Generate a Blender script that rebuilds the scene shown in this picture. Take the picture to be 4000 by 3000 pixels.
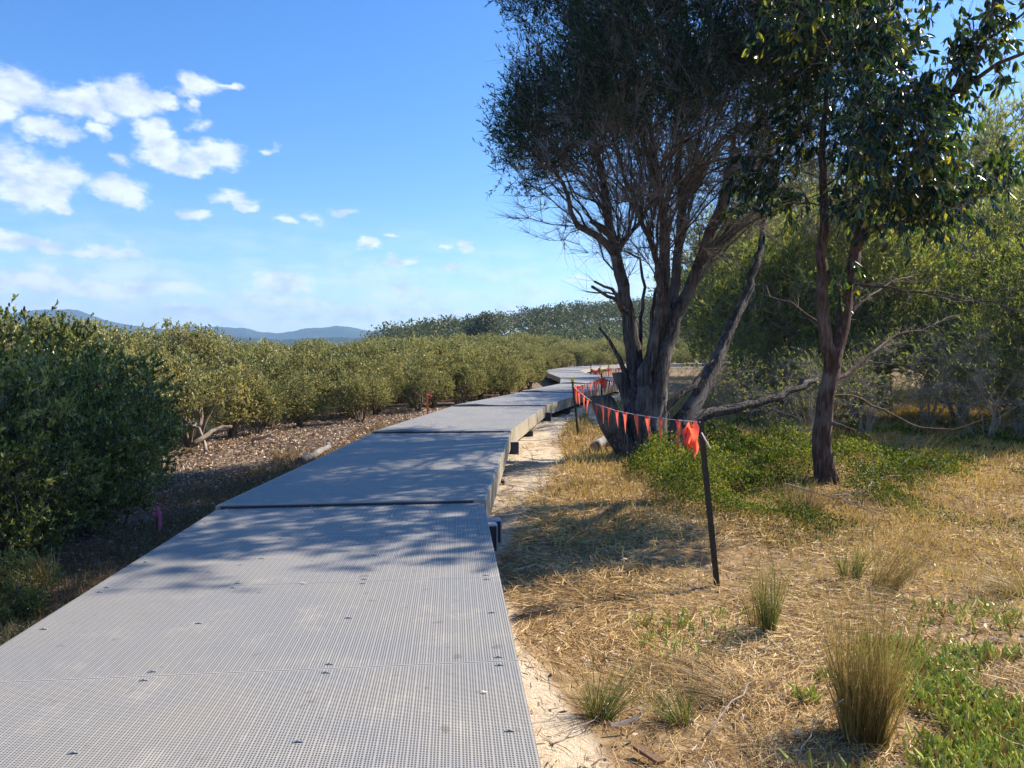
import bpy, math, random
import numpy as np
from mathutils import Vector

for o in list(bpy.data.objects):
    bpy.data.objects.remove(o)
SC = bpy.context.scene
COL = SC.collection
rng = np.random.default_rng(11)
random.seed(5)
R = math.radians

# ------------------------------------------------------------------ camera
F, CX, CY, CAMZ, HOR = 2890.0, 2000.0, 1500.0, 1.42, 1372.0
PITCH = math.atan((CY - HOR) / F)
cam = bpy.data.cameras.new("camera")
camo = bpy.data.objects.new("camera", cam)
COL.objects.link(camo)
camo.location = (0, 0, CAMZ)
camo.rotation_euler = (R(90) - PITCH, 0, 0)
cam.sensor_width = 36.0
cam.lens = 36.0 * F / 4000.0
cam.clip_start = 0.05
cam.clip_end = 20000
SC.camera = camo
CP, SP = math.cos(PITCH), math.sin(PITCH)


def ray(px, py):
    a = (px - CX) / F
    b = (CY - py) / F
    return np.array([a, CP + b * SP, -SP + b * CP])


def P(px, py, d):
    """point of the world seen at photograph pixel px,py, d metres ahead"""
    r = ray(px, py)
    return np.array([r[0] / r[1] * d, d, CAMZ + r[2] / r[1] * d])


def G(px, py, z=-0.4):
    r = ray(px, py)
    t = (z - CAMZ) / r[2]
    return np.array([r[0] * t, r[1] * t, z])


# ------------------------------------------------------------------ render settings, light, sky
SUN_EL, SUN_AZ = 39.0, 62.0            # degrees above the horizon; clockwise from straight ahead (+y)
SC.view_settings.view_transform = 'Standard'
SC.view_settings.look = 'None'
SC.view_settings.gamma = 1
SC.view_settings.exposure = 1.08
SC.view_settings.use_curve_mapping = False
SC.render.engine = 'CYCLES'
cy = SC.cycles
cy.use_denoising = True
cy.max_bounces = 6
cy.diffuse_bounces = 3
cy.glossy_bounces = 2
cy.transmission_bounces = 3
cy.transparent_max_bounces = 6
cy.volume_bounces = 0
cy.sample_clamp_indirect = 6
cy.caustics_reflective = False
cy.caustics_refractive = False

sd = Vector((math.sin(R(SUN_AZ)) * math.cos(R(SUN_EL)), math.cos(R(SUN_AZ)) * math.cos(R(SUN_EL)), math.sin(R(SUN_EL))))
sun = bpy.data.lights.new("sun", 'SUN')
sun.energy = 5.0
sun.angle = R(0.53)
sun.color = (1.0, 0.90, 0.74)
suno = bpy.data.objects.new("sun", sun)
COL.objects.link(suno)
suno.rotation_euler = sd.to_track_quat('Z', 'Y').to_euler()
suno.location = (30, 20, 40)

world = bpy.data.worlds.new("World")
SC.world = world
world.use_nodes = True


class NT:
    """small helper round a node tree"""
    def __init__(self, tree):
        self.t = tree
        self.n = tree.nodes
        for x in list(self.n):
            self.n.remove(x)

    def new(self, kind, ins=None, **props):
        nd = self.n.new(kind)
        for k, v in props.items():
            setattr(nd, k, v)
        if ins:
            for k, v in ins.items():
                s = nd.inputs[k]
                if isinstance(v, bpy.types.NodeSocket):
                    self.t.links.new(v, s)
                else:
                    s.default_value = v
        return nd

    def math(self, op, a, b=None, c=None, clamp=False):
        nd = self.n.new('ShaderNodeMath')
        nd.operation = op
        nd.use_clamp = clamp
        for i, v in enumerate((a, b, c)):
            if v is None:
                continue
            if isinstance(v, bpy.types.NodeSocket):
                self.t.links.new(v, nd.inputs[i])
            else:
                nd.inputs[i].default_value = v
        return nd.outputs[0]

    def vmath(self, op, a, b=None, c=None, scale=None):
        nd = self.n.new('ShaderNodeVectorMath')
        nd.operation = op
        for i, v in enumerate((a, b, c)):
            if v is None:
                continue
            if isinstance(v, bpy.types.NodeSocket):
                self.t.links.new(v, nd.inputs[i])
            else:
                nd.inputs[i].default_value = v
        if scale is not None:
            nd.inputs['Scale'].default_value = scale
        return nd

    def smooth(self, v, lo, hi, a=0.0, b=1.0):
        nd = self.new('ShaderNodeMapRange', {'Value': v, 'From Min': lo, 'From Max': hi, 'To Min': a, 'To Max': b})
        nd.interpolation_type = 'SMOOTHSTEP'
        return nd.outputs[0]

    def noise(self, vec, scale, detail=3.0, rough=0.5, dist=0.0):
        i = {'Scale': scale, 'Detail': detail, 'Roughness': rough, 'Distortion': dist}
        if vec is not None:
            i['Vector'] = vec
        return self.new('ShaderNodeTexNoise', i)

    def mix(self, fac, a, b):
        nd = self.n.new('ShaderNodeMix')
        nd.data_type = 'RGBA'
        for k, v in ((0, fac), (6, a), (7, b)):
            if isinstance(v, bpy.types.NodeSocket):
                self.t.links.new(v, nd.inputs[k])
            else:
                nd.inputs[k].default_value = v if k == 0 else (v[0], v[1], v[2], 1)
        return nd.outputs[2]

    def ramp(self, fac, stops, interp='LINEAR'):
        nd = self.new('ShaderNodeValToRGB', {'Fac': fac})
        nd.color_ramp.interpolation = interp
        el = nd.color_ramp.elements
        while len(el) < len(stops):
            el.new(0.5)
        for e, (p, c) in zip(el, stops):
            e.position = p
            e.color = (c[0], c[1], c[2], 1)
        return nd.outputs[0]


def build_sky():
    t = NT(world.node_tree)
    sky = t.new('ShaderNodeTexSky')
    sky.sky_type = 'NISHITA'
    sky.sun_disc = False
    sky.sun_elevation = R(SUN_EL)
    sky.sun_rotation = R(SUN_AZ)
    sky.altitude = 0
    sky.air_density = 1.0
    sky.dust_density = 0.35
    sky.ozone_density = 1.6
    hsv = t.new('ShaderNodeHueSaturation', {'Hue': 0.497, 'Saturation': 1.32, 'Value': 1.0, 'Color': sky.outputs[0]})
    hsv = t.vmath('MULTIPLY', hsv.outputs[0], (0.86, 0.955, 1.22))
    tc = t.new('ShaderNodeTexCoord')
    sep = t.new('ShaderNodeSeparateXYZ', {0: tc.outputs['Generated']})
    az = t.math('ARCTAN2', sep.outputs[0], sep.outputs[1])
    el = t.math('ARCSINE', sep.outputs[2])
    co = t.new('ShaderNodeCombineXYZ', {0: az, 1: el, 2: 0.0}).outputs[0]
    # billowing edges: warp the cloud coordinates, finer towards the horizon
    stretch = t.vmath('MULTIPLY', co, (1.0, 1.7, 1.0)).outputs[0]
    n1 = t.noise(stretch, 20.0, 5.0, 0.6)
    off = t.vmath('SUBTRACT', n1.outputs['Color'], (0.5, 0.5, 0.5)).outputs[0]
    off = t.vmath('MULTIPLY', off, (0.062, 0.040, 0.0)).outputs[0]
    cw = t.vmath('ADD', co, off).outputs[0]
    blobs = [(63, 352, 130, 80, 1), (19, 434, 70, 50, 1), (316, 400, 150, 66, 1), (506, 385, 125, 75, 1), (633, 387, 75, 38, 1),
             (392, 453, 70, 36, 1), (386, 516, 50, 30, .8), (778, 339, 76, 50, 1), (886, 333, 70, 18, .8), (759, 409, 36, 32, .8),
             (778, 491, 34, 34, .5), (190, 504, 90, 44, .9), (607, 516, 80, 56, 1), (633, 592, 95, 66, 1), (823, 611, 135, 64, 1),
             (728, 655, 120, 34, 1), (20, 643, 130, 95, 1), (190, 681, 115, 75, 1), (127, 757, 130, 66, 1), (215, 782, 60, 40, 1),
             (443, 738, 120, 50, 1), (506, 757, 80, 38, 1), (470, 630, 42, 30, .7), (911, 776, 95, 30, .8), (949, 808, 44, 24, 1),
             (778, 839, 60, 30, .9), (1105, 862, 66, 24, .9), (1050, 580, 32, 22, .6), (38, 947, 95, 42, .8), (158, 960, 110, 34, .75),
             (400, 985, 170, 34, .7), (127, 1098, 270, 50, .85), (400, 1130, 280, 52, .85), (683, 1118, 110, 44, .75), (728, 1206, 110, 26, .8),
             (1110, 1098, 140, 62, .8), (1174, 1180, 160, 36, .9), (1040, 1172, 160, 44, .8), (1447, 958, 50, 22, .9), (1532, 936, 28, 14, .7),
             (1547, 1018, 100, 32, .75), (1805, 958, 38, 36, .7), (1776, 1028, 50, 20, .7), (1726, 958, 24, 18, .6), (1338, 827, 66, 17, .7),
             (1229, 854, 50, 20, .5), (1567, 1137, 60, 24, .85), (1634, 1137, 30, 18, .8), (1646, 1225, 320, 36, .85), (1400, 1222, 260, 42, .85),
             (1995, 1215, 130, 22, .7), (2260, 1088, 34, 14, .6), (900, 1235, 420, 40, .6),
             # the same broken cumulus goes on outside the frame
             (-330, 480, 210, 80, 1), (-560, 760, 240, 95, 1), (-250, 900, 180, 60, .9), (-900, 300, 260, 110, 1), (-700, 1100, 420, 60, .8),
             (4600, 900, 200, 60, .8), (5200, 1150, 400, 50, .8)]
    best = None
    for (px, py, sx, sy, amp) in blobs:
        r = ray(px, py)
        r = r / np.linalg.norm(r)
        a0 = math.atan2(r[0], r[1]); e0 = math.asin(r[2])
        sa, se = sx / F * 0.98, sy / F * 0.98
        v = t.vmath('MULTIPLY_ADD', cw, (1 / sa, 1 / se, 0.0), (-a0 / sa, -e0 / se, 0.0)).outputs[0]
        q = t.vmath('LENGTH', v).outputs['Value']
        if py > 900: amp = min(1.0, amp * 1.22)
        m = t.math('MULTIPLY_ADD', q, -amp * 0.9, amp)
        best = m if best is None else t.math('MAXIMUM', best, m)
    # faint broken band low over the whole horizon
    n3 = t.noise(t.vmath('MULTIPLY', co, (1.0, 4.0, 1.0)).outputs[0], 9.0, 6.0, 0.6).outputs[0]
    low = t.smooth(el, 0.20, 0.04)
    veil = t.math('MULTIPLY', t.smooth(n3, 0.36, 0.64), low)
    n2 = t.noise(stretch, 46.0, 6.0, 0.62).outputs[0]
    dens = t.math('MULTIPLY_ADD', t.math('SUBTRACT', n2, 0.5), 0.9, best)
    dens = t.smooth(dens, 0.0, 0.62)
    dens = t.math('MULTIPLY', dens, t.smooth(best, -0.25, 0.15))
    dens = t.math('MAXIMUM', dens, t.math('MULTIPLY', veil, 0.78))
    dens = t.math('MULTIPLY', dens, t.smooth(el, -0.01, 0.02))
    dens = t.math('MULTIPLY', dens, 0.90)
    # clouds lit from the sun side, a little grey inside
    sh = t.smooth(t.noise(t.vmath('ADD', stretch, (0.01, 0.012, 0.0)).outputs[0], 26.0, 4.0, 0.55).outputs[0], 0.30, 0.62)
    ccol = t.mix(sh, (3.7, 4.3, 5.6), (5.9, 6.3, 7.1))
    colr = t.mix(dens, hsv.outputs[0], ccol)
    bg = t.new('ShaderNodeBackground', {'Color': colr, 'Strength': 0.087})
    out = t.new('ShaderNodeOutputWorld', {'Surface': bg.outputs[0]})


build_sky()
world.cycles.sampling_method = 'MANUAL'
world.cycles.sample_map_resolution = 512

# ------------------------------------------------------------------ materials
MATS = {}


def principled(name, build, rough=0.8, spec=0.3, metallic=0.0):
    m = bpy.data.materials.new(name)
    m.use_nodes = True
    t = NT(m.node_tree)
    b = t.new('ShaderNodeBsdfPrincipled', {'Roughness': rough, 'Metallic': metallic, 'Specular IOR Level': spec})
    o = t.new('ShaderNodeOutputMaterial', {'Surface': b.outputs[0]})
    build(t, b)
    MATS[name] = m
    return m


def link(t, a, b):
    t.t.links.new(a, b)


def flat_mat(name, c1, c2, scale=6.0, rough=0.7, spec=0.3, bump=0.2, metallic=0.0, stretch=(1, 1, 1), bdist=0.01):
    def f(t, b):
        tc = t.new('ShaderNodeTexCoord').outputs['Object']
        v = t.vmath('MULTIPLY', tc, stretch).outputs[0]
        n = t.noise(v, scale, 6, 0.6)
        link(t, t.mix(t.smooth(n.outputs[0], 0.3, 0.7), c1, c2), b.inputs['Base Color'])
        bp = t.new('ShaderNodeBump', {'Strength': bump, 'Distance': bdist, 'Height': n.outputs[0]})
        link(t, bp.outputs[0], b.inputs['Normal'])
    return principled(name, f, rough, spec, metallic)


def leaf_mat(name, stops, rough=0.45, spec=0.4, trans=0.3, tcol=(1.25, 1.3, 0.5)):
    m = bpy.data.materials.new(name)
    m.use_nodes = True
    t = NT(m.node_tree)
    at = t.new('ShaderNodeAttribute', attribute_name='rnd')
    oi = t.new('ShaderNodeObjectInfo').outputs['Random']
    c = t.ramp(t.math('ADD', at.outputs['Fac'], t.math('MULTIPLY_ADD', oi, 0.24, -0.12), clamp=True), stops)
    b = t.new('ShaderNodeBsdfPrincipled', {'Roughness': rough, 'Specular IOR Level': spec, 'Base Color': c})
    tcn = t.vmath('MULTIPLY', c, tcol).outputs[0]
    tr = t.new('ShaderNodeBsdfTranslucent', {'Color': tcn})
    mx = t.new('ShaderNodeMixShader', {0: trans, 1: b.outputs[0], 2: tr.outputs[0]})
    t.new('ShaderNodeOutputMaterial', {'Surface': mx.outputs[0]})
    MATS[name] = m
    return m


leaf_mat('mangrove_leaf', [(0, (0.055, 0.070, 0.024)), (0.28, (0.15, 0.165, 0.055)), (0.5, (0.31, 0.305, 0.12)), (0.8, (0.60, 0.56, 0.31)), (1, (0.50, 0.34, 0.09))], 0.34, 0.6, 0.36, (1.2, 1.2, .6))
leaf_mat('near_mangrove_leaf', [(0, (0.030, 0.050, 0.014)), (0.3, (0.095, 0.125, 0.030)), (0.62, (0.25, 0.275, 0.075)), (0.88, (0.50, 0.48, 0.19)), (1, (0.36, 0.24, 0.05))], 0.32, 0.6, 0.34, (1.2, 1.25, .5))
leaf_mat('tea_tree_leaf', [(0, (0.012, 0.034, 0.022)), (0.6, (0.028, 0.064, 0.036)), (0.9, (0.06, 0.11, 0.035)), (1, (0.12, 0.18, 0.045))], 0.5, 0.25, 0.28)
leaf_mat('gum_leaf', [(0, (0.010, 0.030, 0.018)), (0.6, (0.026, 0.055, 0.026)), (0.8, (0.12, 0.17, 0.032)), (0.98, (0.34, 0.33, 0.05)), (1, (0.45, 0.14, 0.02))], 0.26, 0.8, 0.46, (1.5, 1.5, .4))
leaf_mat('thicket_leaf', [(0, (0.034, 0.056, 0.018)), (0.35, (0.17, 0.205, 0.070)), (0.75, (0.38, 0.39, 0.15)), (1, (0.50, 0.42, 0.22))], 0.5, 0.3, 0.5)
leaf_mat('forest_leaf', [(0, (0.032, 0.042, 0.018)), (0.5, (0.078, 0.088, 0.038)), (1, (0.15, 0.15, 0.075))], 0.6, 0.2, 0.2)
leaf_mat('shrub_leaf', [(0, (0.018, 0.034, 0.008)), (0.45, (0.05, 0.08, 0.013)), (0.8, (0.13, 0.165, 0.02)), (1, (0.30, 0.28, 0.05))], 0.6, 0.2, 0.38)
leaf_mat('succulent_leaf', [(0, (0.24, 0.29, 0.05)), (0.5, (0.46, 0.52, 0.10)), (0.9, (0.60, 0.62, 0.19)), (1, (0.42, 0.22, 0.08))], 0.35, 0.4, 0.25)
leaf_mat('straw', [(0, (0.13, 0.075, 0.032)), (0.2, (0.36, 0.215, 0.075)), (0.5, (0.62, 0.42, 0.18)), (0.82, (0.86, 0.68, 0.37)), (0.94, (0.24, 0.12, 0.06)), (1, (0.26, 0.28, 0.08))], 0.6, 0.25, 0.2, (1, 1, .9))
leaf_mat('dry_grass', [(0, (0.22, 0.13, 0.03)), (0.4, (0.46, 0.32, 0.10)), (0.8, (0.66, 0.48, 0.18)), (1, (0.26, 0.29, 0.07))], 0.6, 0.25, 0.3, (1, 1, .8))
leaf_mat('rush', [(0, (0.14, 0.115, 0.03)), (0.3, (0.26, 0.20, 0.06)), (0.7, (0.42, 0.29, 0.11)), (0.9, (0.50, 0.35, 0.15)), (1, (0.24, 0.27, 0.06))], 0.5, 0.3, 0.3, (1, 1, .8))
leaf_mat('green_rush', [(0, (0.06, 0.10, 0.02)), (0.5, (0.13, 0.17, 0.04)), (1, (0.33, 0.27, 0.10))], 0.5, 0.3, 0.3, (1, 1, .7))
leaf_mat('brown_grass', [(0, (0.14, 0.09, 0.04)), (0.5, (0.30, 0.20, 0.09)), (1, (0.50, 0.37, 0.19))], 0.6, 0.2, 0.25, (1, 1, .9))
leaf_mat('mud_litter', [(0, (0.15, 0.095, 0.06)), (0.4, (0.36, 0.25, 0.165)), (0.75, (0.60, 0.46, 0.33)), (1, (0.76, 0.64, 0.52))], 0.65, 0.2, 0.1, (1, 1, 1))
leaf_mat('pneumatophore', [(0, (0.10, 0.08, 0.05)), (1, (0.26, 0.21, 0.14))], 0.8, 0.2, 0.02, (1, 1, 1))


def bark(name, c1, c2, c3, vs=1.6, hs=22.0, bump=0.9, dist=0.03):
    def f(t, b):
        tc = t.new('ShaderNodeTexCoord').outputs['Object']
        v = t.vmath('MULTIPLY', tc, (hs, hs, vs)).outputs[0]
        n = t.noise(v, 1.0, 8, 0.65, 0.6)
        n2 = t.noise(tc, 3.0, 3, 0.5)
        c = t.ramp(n.outputs[0], [(0.30, c1), (0.5, c2), (0.72, c3)])
        c = t.mix(t.smooth(n2.outputs[0], 0.45, 0.7, 0, 0.5), c, c3)
        link(t, c, b.inputs['Base Color'])
        bp = t.new('ShaderNodeBump', {'Strength': bump, 'Distance': dist, 'Height': n.outputs[0]})
        link(t, bp.outputs[0], b.inputs['Normal'])
    return principled(name, f, 0.9, 0.15)


bark('tea_tree_bark', (0.016, 0.012, 0.011), (0.070, 0.060, 0.056), (0.23, 0.205, 0.195), 1.6, 26.0, 1.0, 0.04)
bark('gum_bark', (0.024, 0.014, 0.010), (0.085, 0.052, 0.038), (0.24, 0.18, 0.145), 3.5, 30.0, 1.0, 0.03)
bark('twig_bark', (0.080, 0.070, 0.063), (0.19, 0.168, 0.152), (0.36, 0.325, 0.295), 6, 20, 0.3, 0.004)
bark('dead_twig', (0.16, 0.12, 0.10), (0.28, 0.235, 0.195), (0.44, 0.385, 0.33), 6, 20, 0.3, 0.004)
bark('mangrove_bark', (0.06, 0.046, 0.035), (0.14, 0.11, 0.085), (0.30, 0.25, 0.20), 3, 14, 0.5, 0.01)
bark('grey_wood', (0.08, 0.072, 0.065), (0.19, 0.175, 0.16), (0.36, 0.34, 0.31), 4, 14, 0.7, 0.012)
bark('forest_trunk', (0.2, 0.18, 0.16), (0.3, 0.28, 0.25), (0.42, 0.4, 0.36), 1, 3, 0.2, 0.01)
flat_mat('cut_wood', (0.22, 0.16, 0.10), (0.38, 0.29, 0.20), 12, 0.8, 0.2)
flat_mat('picket_black', (0.010, 0.009, 0.009), (0.022, 0.018, 0.016), 14, 0.5, 0.4, 0.15)
flat_mat('cap_yellow', (0.72, 0.56, 0.01), (0.85, 0.68, 0.02), 10, 0.45, 0.5, 0.05)
flat_mat('rope_white', (0.62, 0.62, 0.60), (0.78, 0.78, 0.76), 120, 0.7, 0.3, 0.3)
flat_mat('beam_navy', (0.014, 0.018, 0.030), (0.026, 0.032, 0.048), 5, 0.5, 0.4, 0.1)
flat_mat('beam_edge', (0.28, 0.29, 0.30), (0.40, 0.41, 0.42), 9, 0.5, 0.4, 0.1)
flat_mat('clip_steel', (0.34, 0.34, 0.34), (0.46, 0.46, 0.46), 20, 0.5, 0.5, 0.05, 0.6)
flat_mat('stake_brown', (0.12, 0.07, 0.04), (0.24, 0.15, 0.09), 14, 0.8, 0.2, 0.4, 0, (4, 4, .6))
flat_mat('stake_orange', (0.80, 0.16, 0.05), (0.90, 0.25, 0.09), 14, 0.6, 0.3, 0.2, 0, (4, 4, .6))
flat_mat('sign_white', (0.55, 0.53, 0.50), (0.66, 0.64, 0.60), 8, 0.5, 0.3, 0.05)
flat_mat('sign_brown', (0.16, 0.09, 0.06), (0.22, 0.13, 0.09), 8, 0.6, 0.3, 0.05)


def ribbon_mat(name, col, tcol, tr=0.45):
    m = bpy.data.materials.new(name)
    m.use_nodes = True
    t = NT(m.node_tree)
    tc = t.new('ShaderNodeTexCoord').outputs['Object']
    n = t.noise(tc, 9, 3, 0.5)
    c = t.mix(n.outputs[0], [x * 0.85 for x in col], col)
    b = t.new('ShaderNodeBsdfPrincipled', {'Roughness': 0.4, 'Specular IOR Level': 0.4, 'Base Color': c})
    k = t.new('ShaderNodeBsdfTranslucent', {'Color': (*tcol, 1)})
    mx = t.new('ShaderNodeMixShader', {0: tr, 1: b.outputs[0], 2: k.outputs[0]})
    t.new('ShaderNodeOutputMaterial', {'Surface': mx.outputs[0]})
    MATS[name] = m


ribbon_mat('flag_orange', (1.0, 0.15, 0.085), (1.0, 0.22, 0.12), 0.5)
ribbon_mat('ribbon_pink', (1.0, 0.20, 0.34), (1.0, 0.28, 0.42), 0.4)


def grating(t, b):
    """fibreglass micro-mesh: three columns of small openings, painted dark, to each 38 mm strip, laid out on the panel's own metres"""
    uv = t.new('ShaderNodeUVMap', uv_map='UVMap').outputs[0]
    s = t.new('ShaderNodeSeparateXYZ', {0: uv})
    u, v = s.outputs[0], s.outputs[1]
    ph = t.math('FRACT', t.math('DIVIDE', u, 0.0378))
    col = t.math('FRACT', t.math('MULTIPLY_ADD', ph, 3.25, -0.02))
    cu = t.math('ABSOLUTE', t.math('SUBTRACT', col, 0.5))
    inside = t.math('MULTIPLY', t.math('LESS_THAN', ph, 0.925), t.math('GREATER_THAN', ph, 0.006))
    cv = t.math('ABSOLUTE', t.math('SUBTRACT', t.math('FRACT', t.math('DIVIDE', v, 0.0114)), 0.5))
    hole_shade = t.math('MULTIPLY', t.math('LESS_THAN', cu, 0.31), t.math('LESS_THAN', cv, 0.30))
    hole_shade = t.math('MULTIPLY', hole_shade, inside)
    # solid rim along the panel's ends (vertex attribute: metres to the nearest end)
    at = t.new('ShaderNodeAttribute', attribute_name='edge')
    hole_shade = t.math('MULTIPLY', hole_shade, t.math('GREATER_THAN', at.outputs['Fac'], 0.005))
    groove = t.math('GREATER_THAN', ph, 0.985)
    tc = t.new('ShaderNodeTexCoord').outputs['Object']
    n = t.noise(tc, 1.3, 5, 0.6)
    n2 = t.noise(tc, 26.0, 4, 0.6)
    base = t.mix(t.smooth(n.outputs[0], 0.3, 0.7), (0.325, 0.315, 0.300), (0.385, 0.350, 0.295))
    base = t.mix(t.smooth(n2.outputs[0], 0.55, 0.8, 0, 0.5), base, (0.50, 0.47, 0.42))
    dust = t.noise(tc, 3.4, 6, 0.7)
    base = t.mix(t.smooth(dust.outputs[0], 0.52, 0.72, 0, 0.55), base, (0.56, 0.50, 0.40))
    scuff = t.noise(t.vmath('MULTIPLY', tc, (9.0, 1.6, 1.0)).outputs[0], 2.2, 5, 0.7)
    base = t.mix(t.smooth(scuff.outputs[0], 0.60, 0.74, 0, 0.5), base, (0.60, 0.58, 0.54))
    grime = t.noise(tc, 0.55, 4, 0.6)
    base = t.mix(t.smooth(grime.outputs[0], 0.5, 0.7, 0, 0.35), base, (0.22, 0.215, 0.20))
    pr = t.new('ShaderNodeObjectInfo').outputs['Random']
    base = t.vmath('SCALE', base, None, None).outputs[0] if False else t.mix(t.math('MULTIPLY', pr, 0.30), base, (0.24, 0.24, 0.235))
    spot = t.noise(tc, 9.0, 2, 0.5)
    base = t.mix(t.smooth(spot.outputs[0], 0.66, 0.74, 0, 0.55), base, (0.16, 0.135, 0.10))
    base = t.mix(t.math('MULTIPLY', groove, 0.5), base, (0.12, 0.12, 0.12))
    base = t.mix(hole_shade, base, (0.022, 0.028, 0.036))  # shade inside the mesh openings, put in as a dark base colour
    link(t, base, b.inputs['Base Color'])
    bp = t.new('ShaderNodeBump', {'Strength': 0.25, 'Distance': 0.003, 'Height': n2.outputs[0]})
    link(t, bp.outputs[0], b.inputs['Normal'])


principled('deck_grating', grating, 0.62, 0.35)


def fascia_f(t, b):
    tc = t.new('ShaderNodeTexCoord').outputs['Object']
    n = t.noise(t.vmath('MULTIPLY', tc, (3, 3, 0.6)).outputs[0], 2.0, 6, 0.65)
    st = t.noise(t.vmath('MULTIPLY', tc, (24, 24, 0.8)).outputs[0], 1.0, 5, 0.7)
    c = t.mix(t.smooth(n.outputs[0], 0.3, 0.7), (0.30, 0.265, 0.205), (0.39, 0.35, 0.275))
    c = t.mix(t.smooth(st.outputs[0], 0.54, 0.76, 0, 0.6), c, (0.48, 0.45, 0.39))
    c = t.mix(t.smooth(st.outputs[0], 0.44, 0.25, 0, 0.5), c, (0.17, 0.14, 0.10))
    link(t, c, b.inputs['Base Color'])


principled('fascia_tan', fascia_f, 0.5, 0.35)


def ground_f(t, b):
    tc = t.new('ShaderNodeTexCoord').outputs['Object']
    at = {k: t.new('ShaderNodeAttribute', attribute_name=k).outputs['Fac'] for k in ('sand', 'mud', 'green')}
    n1 = t.noise(tc, 0.9, 6, 0.6)
    n2 = t.noise(tc, 8.0, 6, 0.7)
    n3 = t.noise(tc, 60.0, 4, 0.7)
    straw = t.ramp(n2.outputs[0], [(0.3, (0.10, 0.058, 0.03)), (0.5, (0.24, 0.155, 0.08)), (0.7, (0.42, 0.31, 0.18))])
    straw = t.mix(t.smooth(n1.outputs[0], 0.5, 0.7, 0, 0.5), straw, (0.19, 0.14, 0.06))
    sand = t.ramp(n3.outputs[0], [(0.3, (0.42, 0.32, 0.21)), (0.55, (0.54, 0.455, 0.345)), (0.75, (0.63, 0.545, 0.43))])
    sand = t.mix(t.smooth(n2.outputs[0], 0.52, 0.68, 0, 0.5), sand, (0.33, 0.25, 0.16))
    mud = t.ramp(n2.outputs[0], [(0.3, (0.10, 0.072, 0.05)), (0.6, (0.22, 0.165, 0.12)), (0.8, (0.34, 0.27, 0.20))])
    gr = t.ramp(n2.outputs[0], [(0.3, (0.03, 0.045, 0.015)), (0.7, (0.085, 0.11, 0.03))])
    sf = t.smooth(t.math('MULTIPLY_ADD', t.math('SUBTRACT', n1.outputs[0], 0.5), 0.9, at['sand']), 0.35, 0.65)
    c = t.mix(sf, straw, sand)
    c = t.mix(at['mud'], c, mud)
    c = t.mix(at['green'], c, gr)
    link(t, c, b.inputs['Base Color'])
    h = t.math('MULTIPLY_ADD', n3.outputs[0], 0.35, n2.outputs[0])
    bp = t.new('ShaderNodeBump', {'Strength': 0.7, 'Distance': 0.03, 'Height': h})
    link(t, bp.outputs[0], b.inputs['Normal'])


principled('ground', ground_f, 0.95, 0.1)


def water_f(t, b):
    tc = t.new('ShaderNodeTexCoord').outputs['Object']
    n = t.noise(t.vmath('MULTIPLY', tc, (1, 2.5, 1)).outputs[0], 5.0, 3, 0.5)
    b.inputs['Base Color'].default_value = (0.03, 0.045, 0.05, 1)
    bp = t.new('ShaderNodeBump', {'Strength': 0.12, 'Distance': 0.02, 'Height': n.outputs[0]})
    link(t, bp.outputs[0], b.inputs['Normal'])


principled('water', water_f, 0.08, 0.6)


def mountain_f(t, b):
    tc = t.new('ShaderNodeTexCoord').outputs['Object']
    n = t.noise(tc, 0.012, 8, 0.7)
    n2 = t.noise(tc, 0.08, 4, 0.7)
    c = t.mix(t.smooth(n.outputs[0], 0.35, 0.65), (0.020, 0.034, 0.022), (0.05, 0.066, 0.036))
    link(t, c, b.inputs['Base Color'])
    bp = t.new('ShaderNodeBump', {'Strength': 1.0, 'Distance': 12.0, 'Height': n2.outputs[0]})
    link(t, bp.outputs[0], b.inputs['Normal'])


principled('mountain', mountain_f, 0.95, 0.05)

# ------------------------------------------------------------------ object helpers


def tag(o, label=None, cat=None, group=None, kind=None):
    if label: o['label'] = label
    if cat: o['category'] = cat
    if group: o['group'] = group
    if kind: o['kind'] = kind
    return o


def empty(name, loc=(0, 0, 0), rz=0.0):
    o = bpy.data.objects.new(name, None)
    o.location = loc
    o.rotation_euler = (0, 0, rz)
    COL.objects.link(o)
    return o


def obj(name, mesh, mat=None, parent=None, loc=None, rot=None):
    o = bpy.data.objects.new(name, mesh)
    COL.objects.link(o)
    if mat and not mesh.materials:
        mesh.materials.append(MATS[mat])
    if parent is not None:
        o.parent = parent
    if loc is not None: o.location = loc
    if rot is not None: o.rotation_euler = rot
    return o


def copy_tree(o, parent=None):
    c = o.copy()
    COL.objects.link(c)
    if parent is not None:
        c.parent = parent
    for ch in list(o.children):
        copy_tree(ch, c)
    return c


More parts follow.
